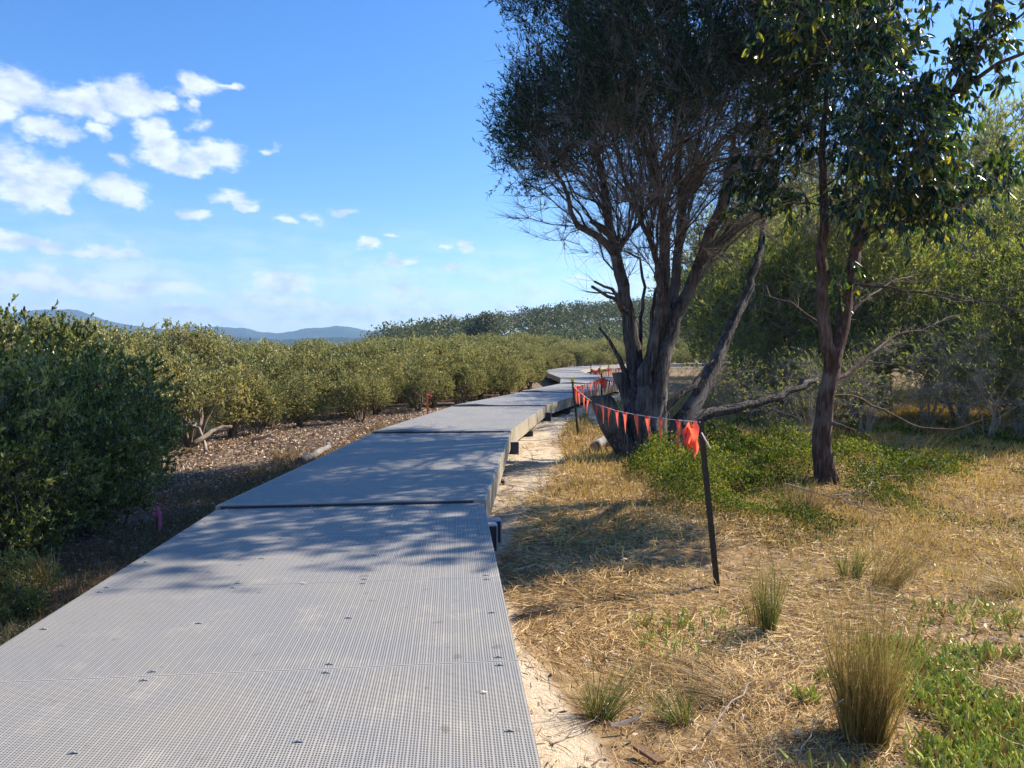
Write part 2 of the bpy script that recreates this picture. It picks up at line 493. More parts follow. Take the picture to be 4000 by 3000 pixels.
def mesh_from(name, V, Q=None, T=None, rnd=None, uv=None, attrs=None, smooth=False):
    """V (n,3); Q (m,4) quads; T (k,3) triangles; rnd per vertex"""
    V = np.asarray(V, np.float32)
    me = bpy.data.meshes.new(name)
    nq = 0 if Q is None else len(Q)
    nt = 0 if T is None else len(T)
    loops = []
    starts = []
    if nq:
        loops.append(np.asarray(Q, np.int32).ravel()); starts.append(np.arange(nq, dtype=np.int32) * 4)
    if nt:
        loops.append(np.asarray(T, np.int32).ravel()); starts.append(nq * 4 + np.arange(nt, dtype=np.int32) * 3)
    L = np.concatenate(loops)
    S = np.concatenate(starts)
    me.vertices.add(len(V)); me.loops.add(len(L)); me.polygons.add(len(S))
    me.vertices.foreach_set('co', V.ravel())
    me.loops.foreach_set('vertex_index', L)
    me.polygons.foreach_set('loop_start', S)
    me.polygons.foreach_set('use_smooth', np.ones(len(S), bool) if smooth is True else np.zeros(len(S), bool) if smooth is False else np.asarray(smooth, bool))
    me.update(calc_edges=True)
    if rnd is not None:
        a = me.attributes.new('rnd', 'FLOAT', 'POINT')
        a.data.foreach_set('value', np.asarray(rnd, np.float32))
    for k, v in (attrs or {}).items():
        a = me.attributes.new(k, 'FLOAT', 'POINT')
        a.data.foreach_set('value', np.asarray(v, np.float32))
    if uv is not None:
        ul = me.uv_layers.new(name='UVMap')
        ul.data.foreach_set('uv', np.asarray(uv, np.float32)[L].ravel())
    return me


class MB:
    """collects boxes, tubes and strips into one mesh"""
    def __init__(self):
        self.V = []; self.Q = []; self.n = 0; self.T = []; self.r = []; self.sq = []; self.st = []; self.rnd_faces = False

    def add(self, V, Q=None, T=None, r=0.5):
        V = np.asarray(V, float)
        if Q is not None and len(Q): self.Q.append(np.asarray(Q, int) + self.n); self.sq += [self.rnd_faces] * len(Q)
        if T is not None and len(T): self.T.append(np.asarray(T, int) + self.n); self.st += [False] * len(T)
        self.V.append(V); self.n += len(V)
        self.r.append(np.full(len(V), r) if np.isscalar(r) else np.asarray(r))
        return self

    def box(self, x0, x1, y0, y1, z0, z1, bev=0.0):
        if bev <= 0:
            V = [(x, y, z) for z in (z0, z1) for x, y in ((x0, y0), (x1, y0), (x1, y1), (x0, y1))]
            Q = [(3, 2, 1, 0), (4, 5, 6, 7), (0, 1, 5, 4), (1, 2, 6, 5), (2, 3, 7, 6), (3, 0, 4, 7)]
            return self.add(V, Q)
        b = bev
        V = []
        for z, i in ((z0, b), (z0 + b, 0), (z1 - b, 0), (z1, b)):
            V += [(x0 + i, y0 + i, z), (x1 - i, y0 + i, z), (x1 - i, y1 - i, z), (x0 + i, y1 - i, z)]
        Q = [(3, 2, 1, 0), (12, 13, 14, 15)]
        for k in range(3):
            for j in range(4):
                a = k * 4 + j; c = k * 4 + (j + 1) % 4
                Q.append((a, c, c + 4, a + 4))
        return self.add(V, Q)

    def tube(self, pts, rad, sides=6, rough=0.0, caps=True):
        V, Q, T = tube_geo(pts, rad, sides, rough, caps)
        self.rnd_faces = True
        self.add(V, Q, T)
        self.rnd_faces = False
        return self

    def build(self, name, mat, parent=None, smooth=False, loc=None, rot=None):
        return obj(name, self.mesh(name, smooth), mat, parent, loc, rot)

    def mesh(self, name, smooth=False):
        return mesh_from(name, np.concatenate(self.V), np.concatenate(self.Q) if self.Q else None,
                         np.concatenate(self.T) if self.T else None, np.concatenate(self.r), smooth=True if smooth else (self.sq + self.st))


def nrm(v):
    v = np.asarray(v, float)
    return v / np.maximum(np.linalg.norm(v, axis=-1, keepdims=True), 1e-9)


def tube_geo(pts, rad, sides=6, rough=0.0, caps=False):
    pts = np.asarray(pts, float)
    n = len(pts)
    rad = np.broadcast_to(np.asarray(rad, float), (n,))
    tg = np.empty_like(pts)
    tg[1:-1] = pts[2:] - pts[:-2]
    tg[0] = pts[1] - pts[0]; tg[-1] = pts[-1] - pts[-2]
    tg = nrm(tg)
    mean = np.abs(tg.mean(0))
    ref = np.eye(3)[int(np.argmin(mean))]
    u = nrm(np.cross(tg, ref)); v = np.cross(tg, u)
    th = np.arange(sides) / sides * 2 * math.pi
    rr = np.repeat(rad[:, None], sides, 1)
    if rough > 0:
        ph = rng.uniform(0, 6.28, 6)
        s = np.arange(n)[:, None] * 0.35
        k = rng.integers(3, 6)
        rr = rr * (1 + rough * (0.6 * np.sin(th[None] * k + ph[0] + 0.9 * np.sin(s * 0.7 + ph[1])) + 0.45 * np.sin(th[None] * (2 * k + 1) + ph[2] + 1.5 * np.sin(s * 0.5 + ph[3]))
                                + 0.35 * rng.uniform(-1, 1, (n, sides))))
    V = pts[:, None] + rr[..., None] * (np.cos(th)[None, :, None] * u[:, None] + np.sin(th)[None, :, None] * v[:, None])
    V = V.reshape(-1, 3)
    i = np.arange(n - 1)[:, None] * sides
    j = np.arange(sides)[None]
    j2 = (j + 1) % sides
    Q = np.stack([i + j, i + j2, i + sides + j2, i + sides + j], -1).reshape(-1, 4)
    T = None
    if caps:
        V = np.concatenate([V, pts[:1], pts[-1:]])
        a = n * sides
        T = [(a, k2, k1) for k1, k2 in zip(range(sides), [*range(1, sides), 0])]
        T += [(a + 1, (n - 1) * sides + k1, (n - 1) * sides + k2) for k1, k2 in zip(range(sides), [*range(1, sides), 0])]
    return V, Q, T


def spur_geo(p0, p2, r):
    """short straight spurs, two points each"""
    n = len(p0)
    d = nrm(p2 - p0)
    ref = np.where(np.abs(d[:, 2:3]) > 0.8, np.array([[1., 0, 0]]), np.array([[0, 0, 1.]]))
    u = nrm(np.cross(d, ref)); v = np.cross(d, u)
    V = np.empty((n, 4, 3))
    for j in range(3):
        a = j * 2 * math.pi / 3
        V[:, j] = p0 + (math.cos(a) * u + math.sin(a) * v) * r[:, None]
    V[:, 3] = p2
    T = (np.arange(n)[:, None, None] * 4 + np.array([(0, 1, 3), (1, 2, 3), (2, 0, 3)])[None]).reshape(-1, 3)
    return V.reshape(-1, 3), T


def twig_geo(p0, p1, p2, r):
    """many three-sided twigs at once, three points each"""
    n = len(p0)
    d = nrm(p2 - p0)
    ref = np.where(np.abs(d[:, 2:3]) > 0.8, np.array([[1., 0, 0]]), np.array([[0, 0, 1.]]))
    u = nrm(np.cross(d, ref)); v = np.cross(d, u)
    V = np.empty((n, 9, 3))
    for k, (p, s) in enumerate(((p0, 1.0), (p1, 0.7), (p2, 0.3))):
        for j in range(3):
            a = j * 2 * math.pi / 3
            V[:, k * 3 + j] = p + (math.cos(a) * u + math.sin(a) * v) * (r * s)[:, None]
    q = []
    for k in range(2):
        for j in range(3):
            a = k * 3 + j; b = k * 3 + (j + 1) % 3
            q.append((a, b, b + 3, a + 3))
    Q = (np.arange(n)[:, None, None] * 9 + np.array(q)[None]).reshape(-1, 4)
    return V.reshape(-1, 3), Q


def leaf_geo(pos, ax, nr, ln, wd, shape='lance', bend=0.0):
    ax = nrm(ax)
    sd_ = nrm(np.cross(ax, nr)); nn = np.cross(sd_, ax)
    ln = ln[:, None]; wd = wd[:, None]
    n = len(pos)
    if shape == 'lance':
        V = np.stack([pos, pos + ax * ln * 0.4 + sd_ * wd * 0.5 + nn * ln * bend, pos + ax * ln, pos + ax * ln * 0.4 - sd_ * wd * 0.5 + nn * ln * bend], 1)
        Q = np.arange(n)[:, None] * 4 + np.array([[0, 1, 2, 3]])
        return V.reshape(-1, 3), Q, 4
    if shape == 'blade':   # two quads, curved
        V = np.stack([pos - sd_ * wd * .5, pos + sd_ * wd * .5, pos + ax * ln * .55 + sd_ * wd * .42 + nn * ln * bend, pos + ax * ln * .55 - sd_ * wd * .42 + nn * ln * bend,
                      pos + ax * ln + sd_ * wd * .08 - nn * ln * bend * .2, pos + ax * ln - sd_ * wd * .08 - nn * ln * bend * .2], 1)
        Q = (np.arange(n)[:, None, None] * 6 + np.array([[0, 1, 2, 3], [3, 2, 4, 5]])[None]).reshape(-1, 4)
        return V.reshape(-1, 3), Q, 6
    # oval: six corners, folded along the midrib
    V = np.stack([pos, pos + ax * ln * .35 + sd_ * wd * .42 + nn * wd * .12, pos + ax * ln * .75 + sd_ * wd * .40 + nn * wd * .10, pos + ax * ln + nn * ln * bend,
                  pos + ax * ln * .75 - sd_ * wd * .40 + nn * wd * .10, pos + ax * ln * .35 - sd_ * wd * .42 + nn * wd * .12], 1)
    Q = (np.arange(n)[:, None, None] * 6 + np.array([[0, 1, 2, 3], [0, 3, 4, 5]])[None]).reshape(-1, 4)
    return V.reshape(-1, 3), Q, 6


def lobe_noise(p, seed, freq=1.0, octaves=3):
    r = np.random.default_rng(seed)
    s = 0
    for o in range(octaves):
        k = nrm(r.normal(size=(5, 3))) * freq * (1.9 ** o)
        ph = r.uniform(0, 6.28, 5)
        s = s + np.sin(p @ k.T + ph).sum(1) / (1.6 ** o) / 3
    return s


class Skeleton:
    """branches that grow from given stems towards target points"""
    def __init__(self, cap=30000):
        self.p = np.zeros((cap, 3)); self.par = np.full(cap, -1); self.d = np.zeros((cap, 3)); self.mr = np.zeros(cap); self.n = 0
        self.ok = np.zeros(cap, bool)

    def node(self, p, par, r=0.0, ok=True):
        i = self.n
        self.p[i] = p; self.par[i] = par; self.mr[i] = r; self.ok[i] = ok
        self.d[i] = nrm(p - self.p[par]) if par >= 0 else (0, 0, 1)
        self.n += 1
        return i

    def stem(self, pts, rads, par=-1, seg=0.18, wob=0.02, okz=-9):
        pts = np.asarray(pts, float)
        last = par
        for k in range(len(pts)):
            if k == 0:
                if par < 0:
                    last = self.node(pts[0], -1, rads[0], pts[0][2] > okz)
                continue
            a, b = (self.p[par] if (k == 1 and par >= 0) else pts[k - 1]), pts[k]
            m = max(1, int(np.linalg.norm(b - a) / seg))
            for q in range(1, m + 1):
                f = q / m
                w = rng.normal(size=3) * wob * (1 if q < m else 0.3)
                pp = a + (b - a) * f + w
                last = self.node(pp, last, rads[k - 1] + (rads[k] - rads[k - 1]) * f, pp[2] > okz)
        return last

    def nearest(self, p):
        return int(np.argmin(((self.p[:self.n] - p) ** 2).sum(1)))

    def grow(self, targets, seg=0.2, curl=0.35, angle=0.9, wob=0.03, updir=0.35):
        tips = []
        for t in targets:
            P0 = self.p[:self.n]
            v = t - P0
            dist = np.linalg.norm(v, axis=1)
            cs = (v * self.d[:self.n]).sum(1) / np.maximum(dist, 1e-6)
            up = v[:, 2] / np.maximum(dist, 1e-6)
            cost = dist * (1 + angle * (1 - cs)) + np.where(up < -0.1, dist * 1.2 * (-up), 0) + np.where(self.ok[:self.n], 0, 1e3) + np.where(dist < seg * .8, 1.0, 0)
            i = int(np.argmin(cost))
            a = P0[i].copy(); L = dist[i]
            m = max(2, int(L / seg))
            d0 = self.d[i]
            c1 = a + nrm(d0 * curl + nrm(t - a)) * L * 0.4 + np.array([0, 0, -updir * L * 0.12])
            last = i
            for q in range(1, m + 1):
                f = q / m
                pp = a * (1 - f) ** 2 + c1 * 2 * f * (1 - f) + t * f * f
                if q < m: pp = pp + rng.normal(size=3) * wob
                last = self.node(pp, last)
            tips.append(last)
        return np.array(tips)

    def radii(self, tip=0.004, e=2.35):
        n = self.n
        s = np.zeros(n)
        for i in range(n - 1, -1, -1):
            if s[i] == 0: s[i] = tip ** e
            if self.par[i] >= 0: s[self.par[i]] += s[i]
        r = s ** (1 / e)
        r = np.where(self.mr[:n] > 0, self.mr[:n], r)
        for i in range(n):       # a child is never thicker than what carries it
            if self.par[i] >= 0: r[i] = min(r[i], r[self.par[i]] * 0.97)
        return np.maximum(r, tip)

    def chains(self, r):
        n = self.n
        ch = [[] for _ in range(n)]
        roots = []
        for i in range(n):
            if self.par[i] >= 0: ch[self.par[i]].append(i)
            else: roots.append(i)
        out = []
        st = [(-1, x) for x in roots]
        while st:
            a, i = st.pop()
            c = [a] if a >= 0 else []
            while True:
                c.append(i)
                if not ch[i]: break
                k = max(ch[i], key=lambda q: r[q])
                st += [(i, q) for q in ch[i] if q != k]
                i = k
            out.append(c)
        return out

    def mesh_tubes(self, mb, r, rough=0.0, thick=None):
        for c in self.chains(r):
            if len(c) < 2: continue
            rr = r[c].copy()
            if len(c) > 2: rr[0] = min(rr[0], rr[1] * 1.35)
            mx = rr.max()
            s = 18 if mx > 0.07 else 8 if mx > 0.03 else 5 if mx > 0.012 else 3
            mb.tube(self.p[c], rr, s, rough if mx > 0.05 else 0.0, caps=mx > 0.03)


def foliage(tgt, out_dir, ns, slen, nl, ll, lw, mix=(0.5, 0.5, 0.7), leafmix=(0.6, 0.3, 0.6), droop=0.0, shape='lance', bend=0.0, lit=None, seed=0, clump_r=0.05, twig_r=0.0025, tipw=0.0):
    """shoots of leaves round every target point; returns leaf V,Q,rnd and twig V,Q"""
    g = np.random.default_rng(seed)
    n = len(tgt)
    T = np.repeat(tgt, ns, 0) + g.normal(size=(n * ns, 3)) * clump_r
    O = np.repeat(out_dir, ns, 0)
    up = np.array([0, 0, 1.0])
    D = nrm(O * mix[0] + up * mix[1] + g.normal(size=T.shape) * mix[2])
    L = g.uniform(slen[0], slen[1], len(T))
    clr = np.repeat(g.uniform(-0.22, 0.22, n), ns) + g.normal(size=len(T)) * 0.08
    E = T + D * L[:, None] + np.array([0, 0, -droop]) * L[:, None]
    M = T + D * L[:, None] * 0.5
    tv, tq = spur_geo(T, E, np.full(len(T), twig_r))
    f = g.uniform(0.12 + tipw, 1.0, (len(T), nl))
    pos = (T[:, None] * (1 - f[..., None]) + E[:, None] * f[..., None]).reshape(-1, 3)
    Dl = np.repeat(D, nl, 0)
    ax = nrm(Dl * leafmix[0] + up * leafmix[1] + g.normal(size=Dl.shape) * leafmix[2] + np.array([0, 0, -droop]))
    nr = nrm(g.normal(size=Dl.shape))
    N = len(pos)
    ln = g.uniform(ll[0], ll[1], N); wd = g.uniform(lw[0], lw[1], N)
    V, Q, k = leaf_geo(pos, ax, nr, ln, wd, shape, bend)
    rd = np.clip(0.45 + np.repeat(clr, nl) + g.normal(size=N) * 0.22, 0, 1)
    return V, Q, np.repeat(rd, k), tv, tq


def leaf_obj(name, mat, parts, parent=None, loc=None):
    n = 0; Vs = []; Qs = []; Rs = []
    for V, Q, r in parts:
        Vs.append(V); Qs.append(Q + n); Rs.append(r); n += len(V)
    return obj(name, mesh_from(name, np.concatenate(Vs), np.concatenate(Qs), rnd=np.concatenate(Rs)), mat, parent, loc)


# ------------------------------------------------------------------ the deck's outline, station by station (left, right)
ST = [((-2.10, -2.6), (0.50, -2.4)),
      (G(850, 1988, 0)[:2], G(1890, 1963, 0)[:2]),
      (G(1455, 1693, 0)[:2], G(1990, 1689, 0)[:2]),
      (G(1765, 1588, 0)[:2], G(2128, 1586, 0)[:2]),
      (G(2034, 1532, 0)[:2], G(2290, 1534, 0)[:2]),
      (G(2190, 1498, 0)[:2], G(2413, 1501, 0)[:2]),
      (G(2192, 1478, 0)[:2], G(2400, 1476, 0)[:2]),
      (G(2131, 1453, 0)[:2], G(2280, 1455, 0)[:2]),
      (G(2136, 1446, 0)[:2], G(2268, 1448, 0)[:2]),
      (G(2205, 1436, 0)[:2], G(2309, 1438, 0)[:2]),
      ((8.2, 73.5), (9.0, 71.0)),
      ((14.0, 82.5), (14.6, 80.0)),
      ((32.0, 91.0), (32.6, 88.5))]
ST = [(np.array(a, float), np.array(b, float)) for a, b in ST]
DL = np.array([s[0] for s in ST]); DR = np.array([s[1] for s in ST])


def deck_left(y): return np.interp(y, np.maximum.accumulate(DL[:, 1] + np.arange(len(DL)) * 1e-3), DL[:, 0])
def deck_right(y): return np.interp(y, np.maximum.accumulate(DR[:, 1] + np.arange(len(DR)) * 1e-3), DR[:, 0])


def sstep(x, a, b):
    t = np.clip((x - a) / (b - a), 0, 1)
    return t * t * (3 - 2 * t)


RIDGE_A = np.array([-1.2, -0.45, -0.26, -0.165, -0.12, -0.07, -0.02, 0.03, 0.087, 0.19, 0.4, 0.7, 1.5])
RIDGE_Z = np.array([-1.6, -1.6, -1.2, .4, 4.0, 7.0, 9.0, 12.0, 14.5, 17.5, 24.0, 30.0, 34.0])


def ground_z(x, y):
    x = np.asarray(x, float); y = np.asarray(y, float)
    dl = deck_left(y) - x
    dr = x - deck_right(y)
    zr = -0.42 + 0.035 * np.sin(x * 1.3 + y * 0.7) + 0.025 * np.sin(x * 3.1 - y * 2.3) + 0.012 * np.sin(x * 7.3 + 1.0) * np.sin(y * 6.1)
    zr = zr + 0.02 * np.clip(x - 7, 0, 40) + 0.07 * np.exp(-((dr - 0.25) / 0.6) ** 2) * np.exp(-((y - 7.5) / 2.0) ** 2)
    zl = -0.46 - 0.048 * np.clip(dl - 0.8, 0, 12) + 0.02 * np.sin(x * 2.3 + y * 1.9)
    zl = np.where(y > 25, np.minimum(zl, -0.62), zl)
    z = np.where(dl > -1.0, zl, np.where(dr > -0.6, zr, -0.47))
    flat = sstep(y, 60, 90)
    z = z * (1 - flat) + flat * (-0.6)
    az = x / np.maximum(y, 1.0)
    rz = np.interp(az, RIDGE_A, RIDGE_Z)
    z = z + (rz + 0.6) * sstep(y, 125, 370) * (y > 100)
    return z


# ------------------------------------------------------------------ the setting
def build_ground():
    def axis(lo, hi, fine_lo, fine_hi, fine, growth):
        a = list(np.arange(fine_lo, fine_hi, fine))
        s = fine; x = a[-1]
        while x < hi:
            s *= growth; x += s; a.append(min(x, hi))
        s = fine; x = a[0]; b = []
        while x > lo:
            s *= growth; x -= s; b.append(max(x, lo))
        return np.array(b[::-1] + a)
    xs = axis(-5000, 5000, -9, 9, 0.13, 1.15)
    ys = axis(-250, 5000, 0.5, 17, 0.13, 1.12)
    X, Y = np.meshgrid(xs, ys)
    x = X.ravel(); y = Y.ravel()
    z = ground_z(x, y)
    nx, ny = len(xs), len(ys)
    i = np.arange(ny - 1)[:, None] * nx + np.arange(nx - 1)[None]
    Q = np.stack([i, i + 1, i + nx + 1, i + nx], -1).reshape(-1, 4)
    dl = deck_left(y) - x; dr = x - deck_right(y)
    sand = sand_mask(x, y)
    mud = np.where(dl > -0.5, sstep(dl, 0.2, 1.4), 0) * (1 - sstep(y, 2.0, 5.0) * 0) * np.where(y < 4.5, 0.0, 1.0)
    mud = np.maximum(mud, sstep(y, 55, 75) * (1 - sstep(y, 120, 150)))
    green = np.maximum(sstep(y, 120, 160) * (x / np.maximum(y, 1) > -0.3), (y < 4.6) * (dl > 0) * 0.5)
    z = z + (lobe_noise(np.stack([x, y, x * 0], 1), 3, 5.0, 3) * 0.012) * (y < 20)
    me = mesh_from('ground', np.stack([x, y, z], 1), Q, attrs={'sand': sand, 'mud': mud, 'green': green}, smooth=True)
    tag(obj('ground', me, 'ground'), 'dry straw and sand ground with a muddy bank beside the boardwalk', None, None, 'structure')


def sand_mask(x, y):
    dr = x - deck_right(y)
    w = np.interp(y, [0, 2.2, 3.3, 3.9, 4.4, 6.3, 7.2, 8.5, 10, 12.5, 16, 22, 30], [.35, .35, .24, .12, .0, .0, .12, .25, .50, .85, .5, .45, .8])
    m = np.where((dr > -0.8) & (dr < w), 1.0, 0) * np.interp(y, [0, 4.0, 4.6, 6.5, 8, 9.5, 30], [.9, .8, .1, .35, .55, 1, 1])
    m = np.where(dr >= w, np.exp(-((dr - w) / 0.22) ** 2) * 0.75, m) * (y < 60)
    return np.maximum(m, np.clip(1.6 - 1.6 * (((x - 2.75) / .8) ** 2 + ((y - 19.5) / 4.0) ** 2), 0, 1))


build_ground()

wm = MB().add([(-5000, -240, -.74), (5000, -240, -.74), (5000, 5000, -.74), (-5000, 5000, -.74)], [(0, 1, 2, 3)])
tag(wm.build('water', 'water'), 'pale tidal water glimpsed between the mangrove trunks', None, None, 'structure')


def mountains(name, d, sky, z0, depth, seed, label):
    px = np.array([s[0] for s in sky], float); py = np.array([s[1] for s in sky], float)
    cols = np.linspace(px[0], px[-1], 420)
    top = np.interp(cols, px, py)
    n = len(cols)
    x = (cols - CX) / F * d
    zt = CAMZ + (HOR - top) / F * d
    g = np.random.default_rng(seed)
    zt = zt + np.convolve(g.normal(size=n), np.ones(3) / 3, 'same') * d * 0.00035
    rows = []
    for k, f in enumerate(np.linspace(0, 1, 12)):
        prof = math.sin(f * math.pi / 2) ** 0.8
        yy = d - depth * (1 - f) + 0.06 * depth * np.sin(x / (d * 0.02) + k * .6) * (1 - f)
        zz = z0 + (zt - z0) * prof + np.convolve(g.normal(size=n), np.ones(7) / 7, 'same') * d * 0.0012 * (0 < k < 11)
        rows.append(np.stack([x * (yy / d), yy, zz], 1))
    rows.append(np.stack([x, np.full(n, d + depth * .6), np.full(n, z0)], 1))
    V = np.concatenate(rows)
    i = np.arange(len(rows) - 1)[:, None] * n + np.arange(n - 1)[None]
    Q = np.stack([i, i + 1, i + n + 1, i + n], -1).reshape(-1, 4)
    tag(obj(name, mesh_from(name, V, Q, smooth=True), 'mountain'), label, None, None, 'structure')


mountains('mountains', 3900, [(-1200, 1290), (-600, 1262), (-200, 1255), (0, 1236), (60, 1223), (150, 1213), (230, 1211), (310, 1213), (360, 1232), (420, 1254), (530, 1275), (640, 1286), (700, 1277), (850, 1279),
                              (960, 1283), (1010, 1298), (1090, 1303), (1160, 1292), (1230, 1280), (1290, 1280), (1340, 1275), (1400, 1284), (1500, 1300), (1700, 1315), (2200, 1330)], -2, 700, 3,
          'blue wooded mountain range on the horizon')
mountains('foothills', 1900, [(-1200, 1330), (200, 1335), (600, 1318), (760, 1311), (900, 1314), (1010, 1322), (1100, 1328), (1300, 1318), (1600, 1322), (2200, 1330)], -2, 260, 5,
          'dark low wooded foothills below the mountains')


# ------------------------------------------------------------------ boardwalk
def build_boardwalk():
    root = tag(empty('boardwalk', (0, 0, 0)), 'curving grey fibreglass mesh boardwalk with tan side boards', 'boardwalk')
    npan = [8, 5, 5, 5, 5, 5, 6, 3, 5, 5, 5, 8]
    # small rise at the start of every section, back to level at its end
    for s in range(len(ST) - 1):
        L0, R0 = ST[s]; L1, R1 = ST[s + 1]
        n = npan[s]
        lift0 = 0.0 if s == 0 else 0.028
        gap = 0.012
        fs = np.linspace(0, 1, n + 1)
        if s == 0:   # panel seams where the photograph has them
            len_s = R1[1] - R0[1]
            seam = np.array([-2.4, -1.6, -0.4, 0.84, 2.09, 3.34, 4.60, 5.77, R1[1]])
            fs = (seam - R0[1]) / len_s
        for k in range(n):
            a, b = fs[k], fs[k + 1]
            la, ra = L0 + (L1 - L0) * a, R0 + (R1 - R0) * a
            lb, rb = L0 + (L1 - L0) * b, R0 + (R1 - R0) * b
            ln = np.linalg.norm((rb + lb) / 2 - (ra + la) / 2)
            nu, nv = 9, 4
            V = []; UV = []; ED = []
            lens = (k == 0 and s in (2, 3, 4, 5))
            for j in range(nv):
                f = [0, 0.08, 0.5, 1][j]
                gg = (0.004 if k else 0.016) / ln
                ff = gg + f * (1 - gg - 0.002 / ln)
                for i in range(nu):
                    g = i / (nu - 1)
                    q = (la + (lb - la) * ff) * (1 - g) + (ra + (rb - ra) * ff) * g
                    fz = a + (b - a) * ff
                    z = lift0 * (1 - fz)
                    if lens and j == 0:
                        z += 0.045 * math.exp(-((g - 0.22) / 0.15) ** 2)
                    V.append((q[0], q[1], z)); UV.append((g * 2.5, (a * 6 + ff * ln) + s * 3.1)); ED.append(min(f, 1 - f) * ln)
            nt = len(V)
            V += [(x, y, z - 0.038) for x, y, z in V]; UV += UV; ED += ED
            Q = []
            for j in range(nv - 1):
                for i in range(nu - 1):
                    q0 = j * nu + i
                    Q.append((q0, q0 + 1, q0 + nu + 1, q0 + nu))
                    Q.append((nt + q0, nt + q0 + nu, nt + q0 + nu + 1, nt + q0 + 1))
            ring = list(range(nu)) + [j * nu + nu - 1 for j in range(1, nv)] + [(nv - 1) * nu + i for i in range(nu - 2, -1, -1)] + [j * nu for j in range(nv - 2, 0, -1)]
            for m in range(len(ring)):
                p, q = ring[m], ring[(m + 1) % len(ring)]
                Q.append((p, nt + p, nt + q, q))
            pan = obj('deck_panel', mesh_from('deck_panel', V, Q, uv=UV, attrs={'edge': ED}), 'deck_grating', root)
            if s < 2:   # steel hold-down clips: in rows at both ends and across the middle
                for f in ((0.035, 0.5, 0.965) if s == 0 else (0.04, 0.96)):
                    for g in (0.035, 0.345, 0.655, 0.965):
                        q = (la + (lb - la) * f) * (1 - g) + (ra + (rb - ra) * f) * g
                        fz = a + (b - a) * f
                        c = obj('clip', CLIP, 'clip_steel', pan, (q[0], q[1], lift0 * (1 - fz)), (0, 0, rng.normal() * 0.08 + 0.07))
        if s:   # dark strip added to stand for shade on the raised front edge
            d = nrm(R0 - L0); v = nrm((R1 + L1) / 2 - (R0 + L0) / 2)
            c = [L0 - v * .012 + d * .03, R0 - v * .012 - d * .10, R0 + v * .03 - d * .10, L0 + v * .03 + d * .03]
            MB().add([(x, y, z) for z in (-.03, lift0 - .009) for x, y in c], [(3, 2, 1, 0), (4, 5, 6, 7), (0, 1, 5, 4), (1, 2, 6, 5), (2, 3, 7, 6), (3, 0, 4, 7)]).build('joint_shade_strip', 'beam_navy', root)
        # side boards on both sides
        for side, (A, B) in ((1, (R0, R1)), (-1, (L0, L1))):
            d = B - A; ln = np.linalg.norm(d); d = d / ln
            nrmv = np.array([d[1], -d[0]]) * side
            inset = 0.10 if s == 0 else 0.0
            m = max(1, int(ln / 2.3))
            for k in range(m):
                p0 = A + d * (ln * k / m + 0.006) - nrmv * inset; p1 = A + d * (ln * (k + 1) / m - 0.006) - nrmv * inset
                z0 = lift0 * (1 - k / m) - 0.034; z1 = lift0 * (1 - (k + 1) / m) - 0.034
                if s: z0 += 0.030; z1 += 0.030
                hh = 0.275
                o1 = nrmv * 0.022
                V = []
                for (p, z) in ((p0, z0), (p1, z1)):
                    V += [(*p, z), (*(p + o1), z), (*(p + o1), z - hh), (*p, z - hh), ]
                Q = [(0, 1, 5, 4), (1, 2, 6, 5), (2, 3, 7, 6), (3, 0, 4, 7), (3, 2, 1, 0), (4, 5, 6, 7)]
                o = obj('side_board', mesh_from('side_board', V, Q), 'fascia_tan', root)
        # cross bearers with a foot at each end, standing proud of the deck
        for a in ((0.15, 0.55) if s == 0 else (0.0,)) + ((0.98,) if s == 0 else (0.5,)):
            la = L0 + (L1 - L0) * a; ra = R0 + (R1 - R0) * a
            d = nrm(ra - la)
            v = np.array([-d[1], d[0]])
            e = 0.10 if (s, a) == (0, 0.98) else 0.15 if (s, a) in ((0, 0.98), (2, 0.0), (3, 0.0), (1, 0.0)) else 0.05
            p0 = la - d * 0.05; p1 = ra + d * e
            bm = MB()
            c = [p0 - v * .06, p0 + v * .06, p1 + v * .06, p1 - v * .06]
            gz = float(ground_z(p1[0], p1[1]))
            V = [(x, y, z) for z in (-0.335, -0.18 if e > .1 else -0.314) for x, y in c]
            V = [(x, y, z) for z in (-0.46, -0.315) for x, y in c]
            bm.add(V, [(3, 2, 1, 0), (4, 5, 6, 7), (0, 1, 5, 4), (1, 2, 6, 5), (2, 3, 7, 6), (3, 0, 4, 7)])
            be = bm.build('bearer', 'beam_navy', root)
            if e > .06:   # upright channel with a pale rolled edge
                um = MB()
                q = p1 + d * 0.0
                c = [q - d * .14 - v * .065, q - v * .065, q + v * .065, q - d * .14 + v * .065]
                V = [(x, y, z) for z in (gz - 0.15, -0.17) for x, y in c]
                um.add(V, [(3, 2, 1, 0), (4, 5, 6, 7), (0, 1, 5, 4), (1, 2, 6, 5), (2, 3, 7, 6), (3, 0, 4, 7)])
                up = um.build('support_post', 'beam_navy', root)
                em = MB()
                for dd in (-0.001, ):
                    c = [q + d * .001 - v * .072, q + d * .012 - v * .072, q + d * .012 + v * .072, q + d * .001 + v * .072]
                    V = [(x, y, z) for z in (gz - 0.15, -0.163) for x, y in c]
                    em.add(V, [(3, 2, 1, 0), (4, 5, 6, 7), (0, 1, 5, 4), (1, 2, 6, 5), (2, 3, 7, 6), (3, 0, 4, 7)])
                c = [q - d * .15 - v * .072, q - v * .072, q + v * .072, q - d * .15 + v * .072]
                V = [(x, y, z) for z in (-0.168, -0.158) for x, y in c]
                em.add(V, [(3, 2, 1, 0), (4, 5, 6, 7), (0, 1, 5, 4), (1, 2, 6, 5), (2, 3, 7, 6), (3, 0, 4, 7)])
                em.build('channel_edge', 'beam_edge', up)


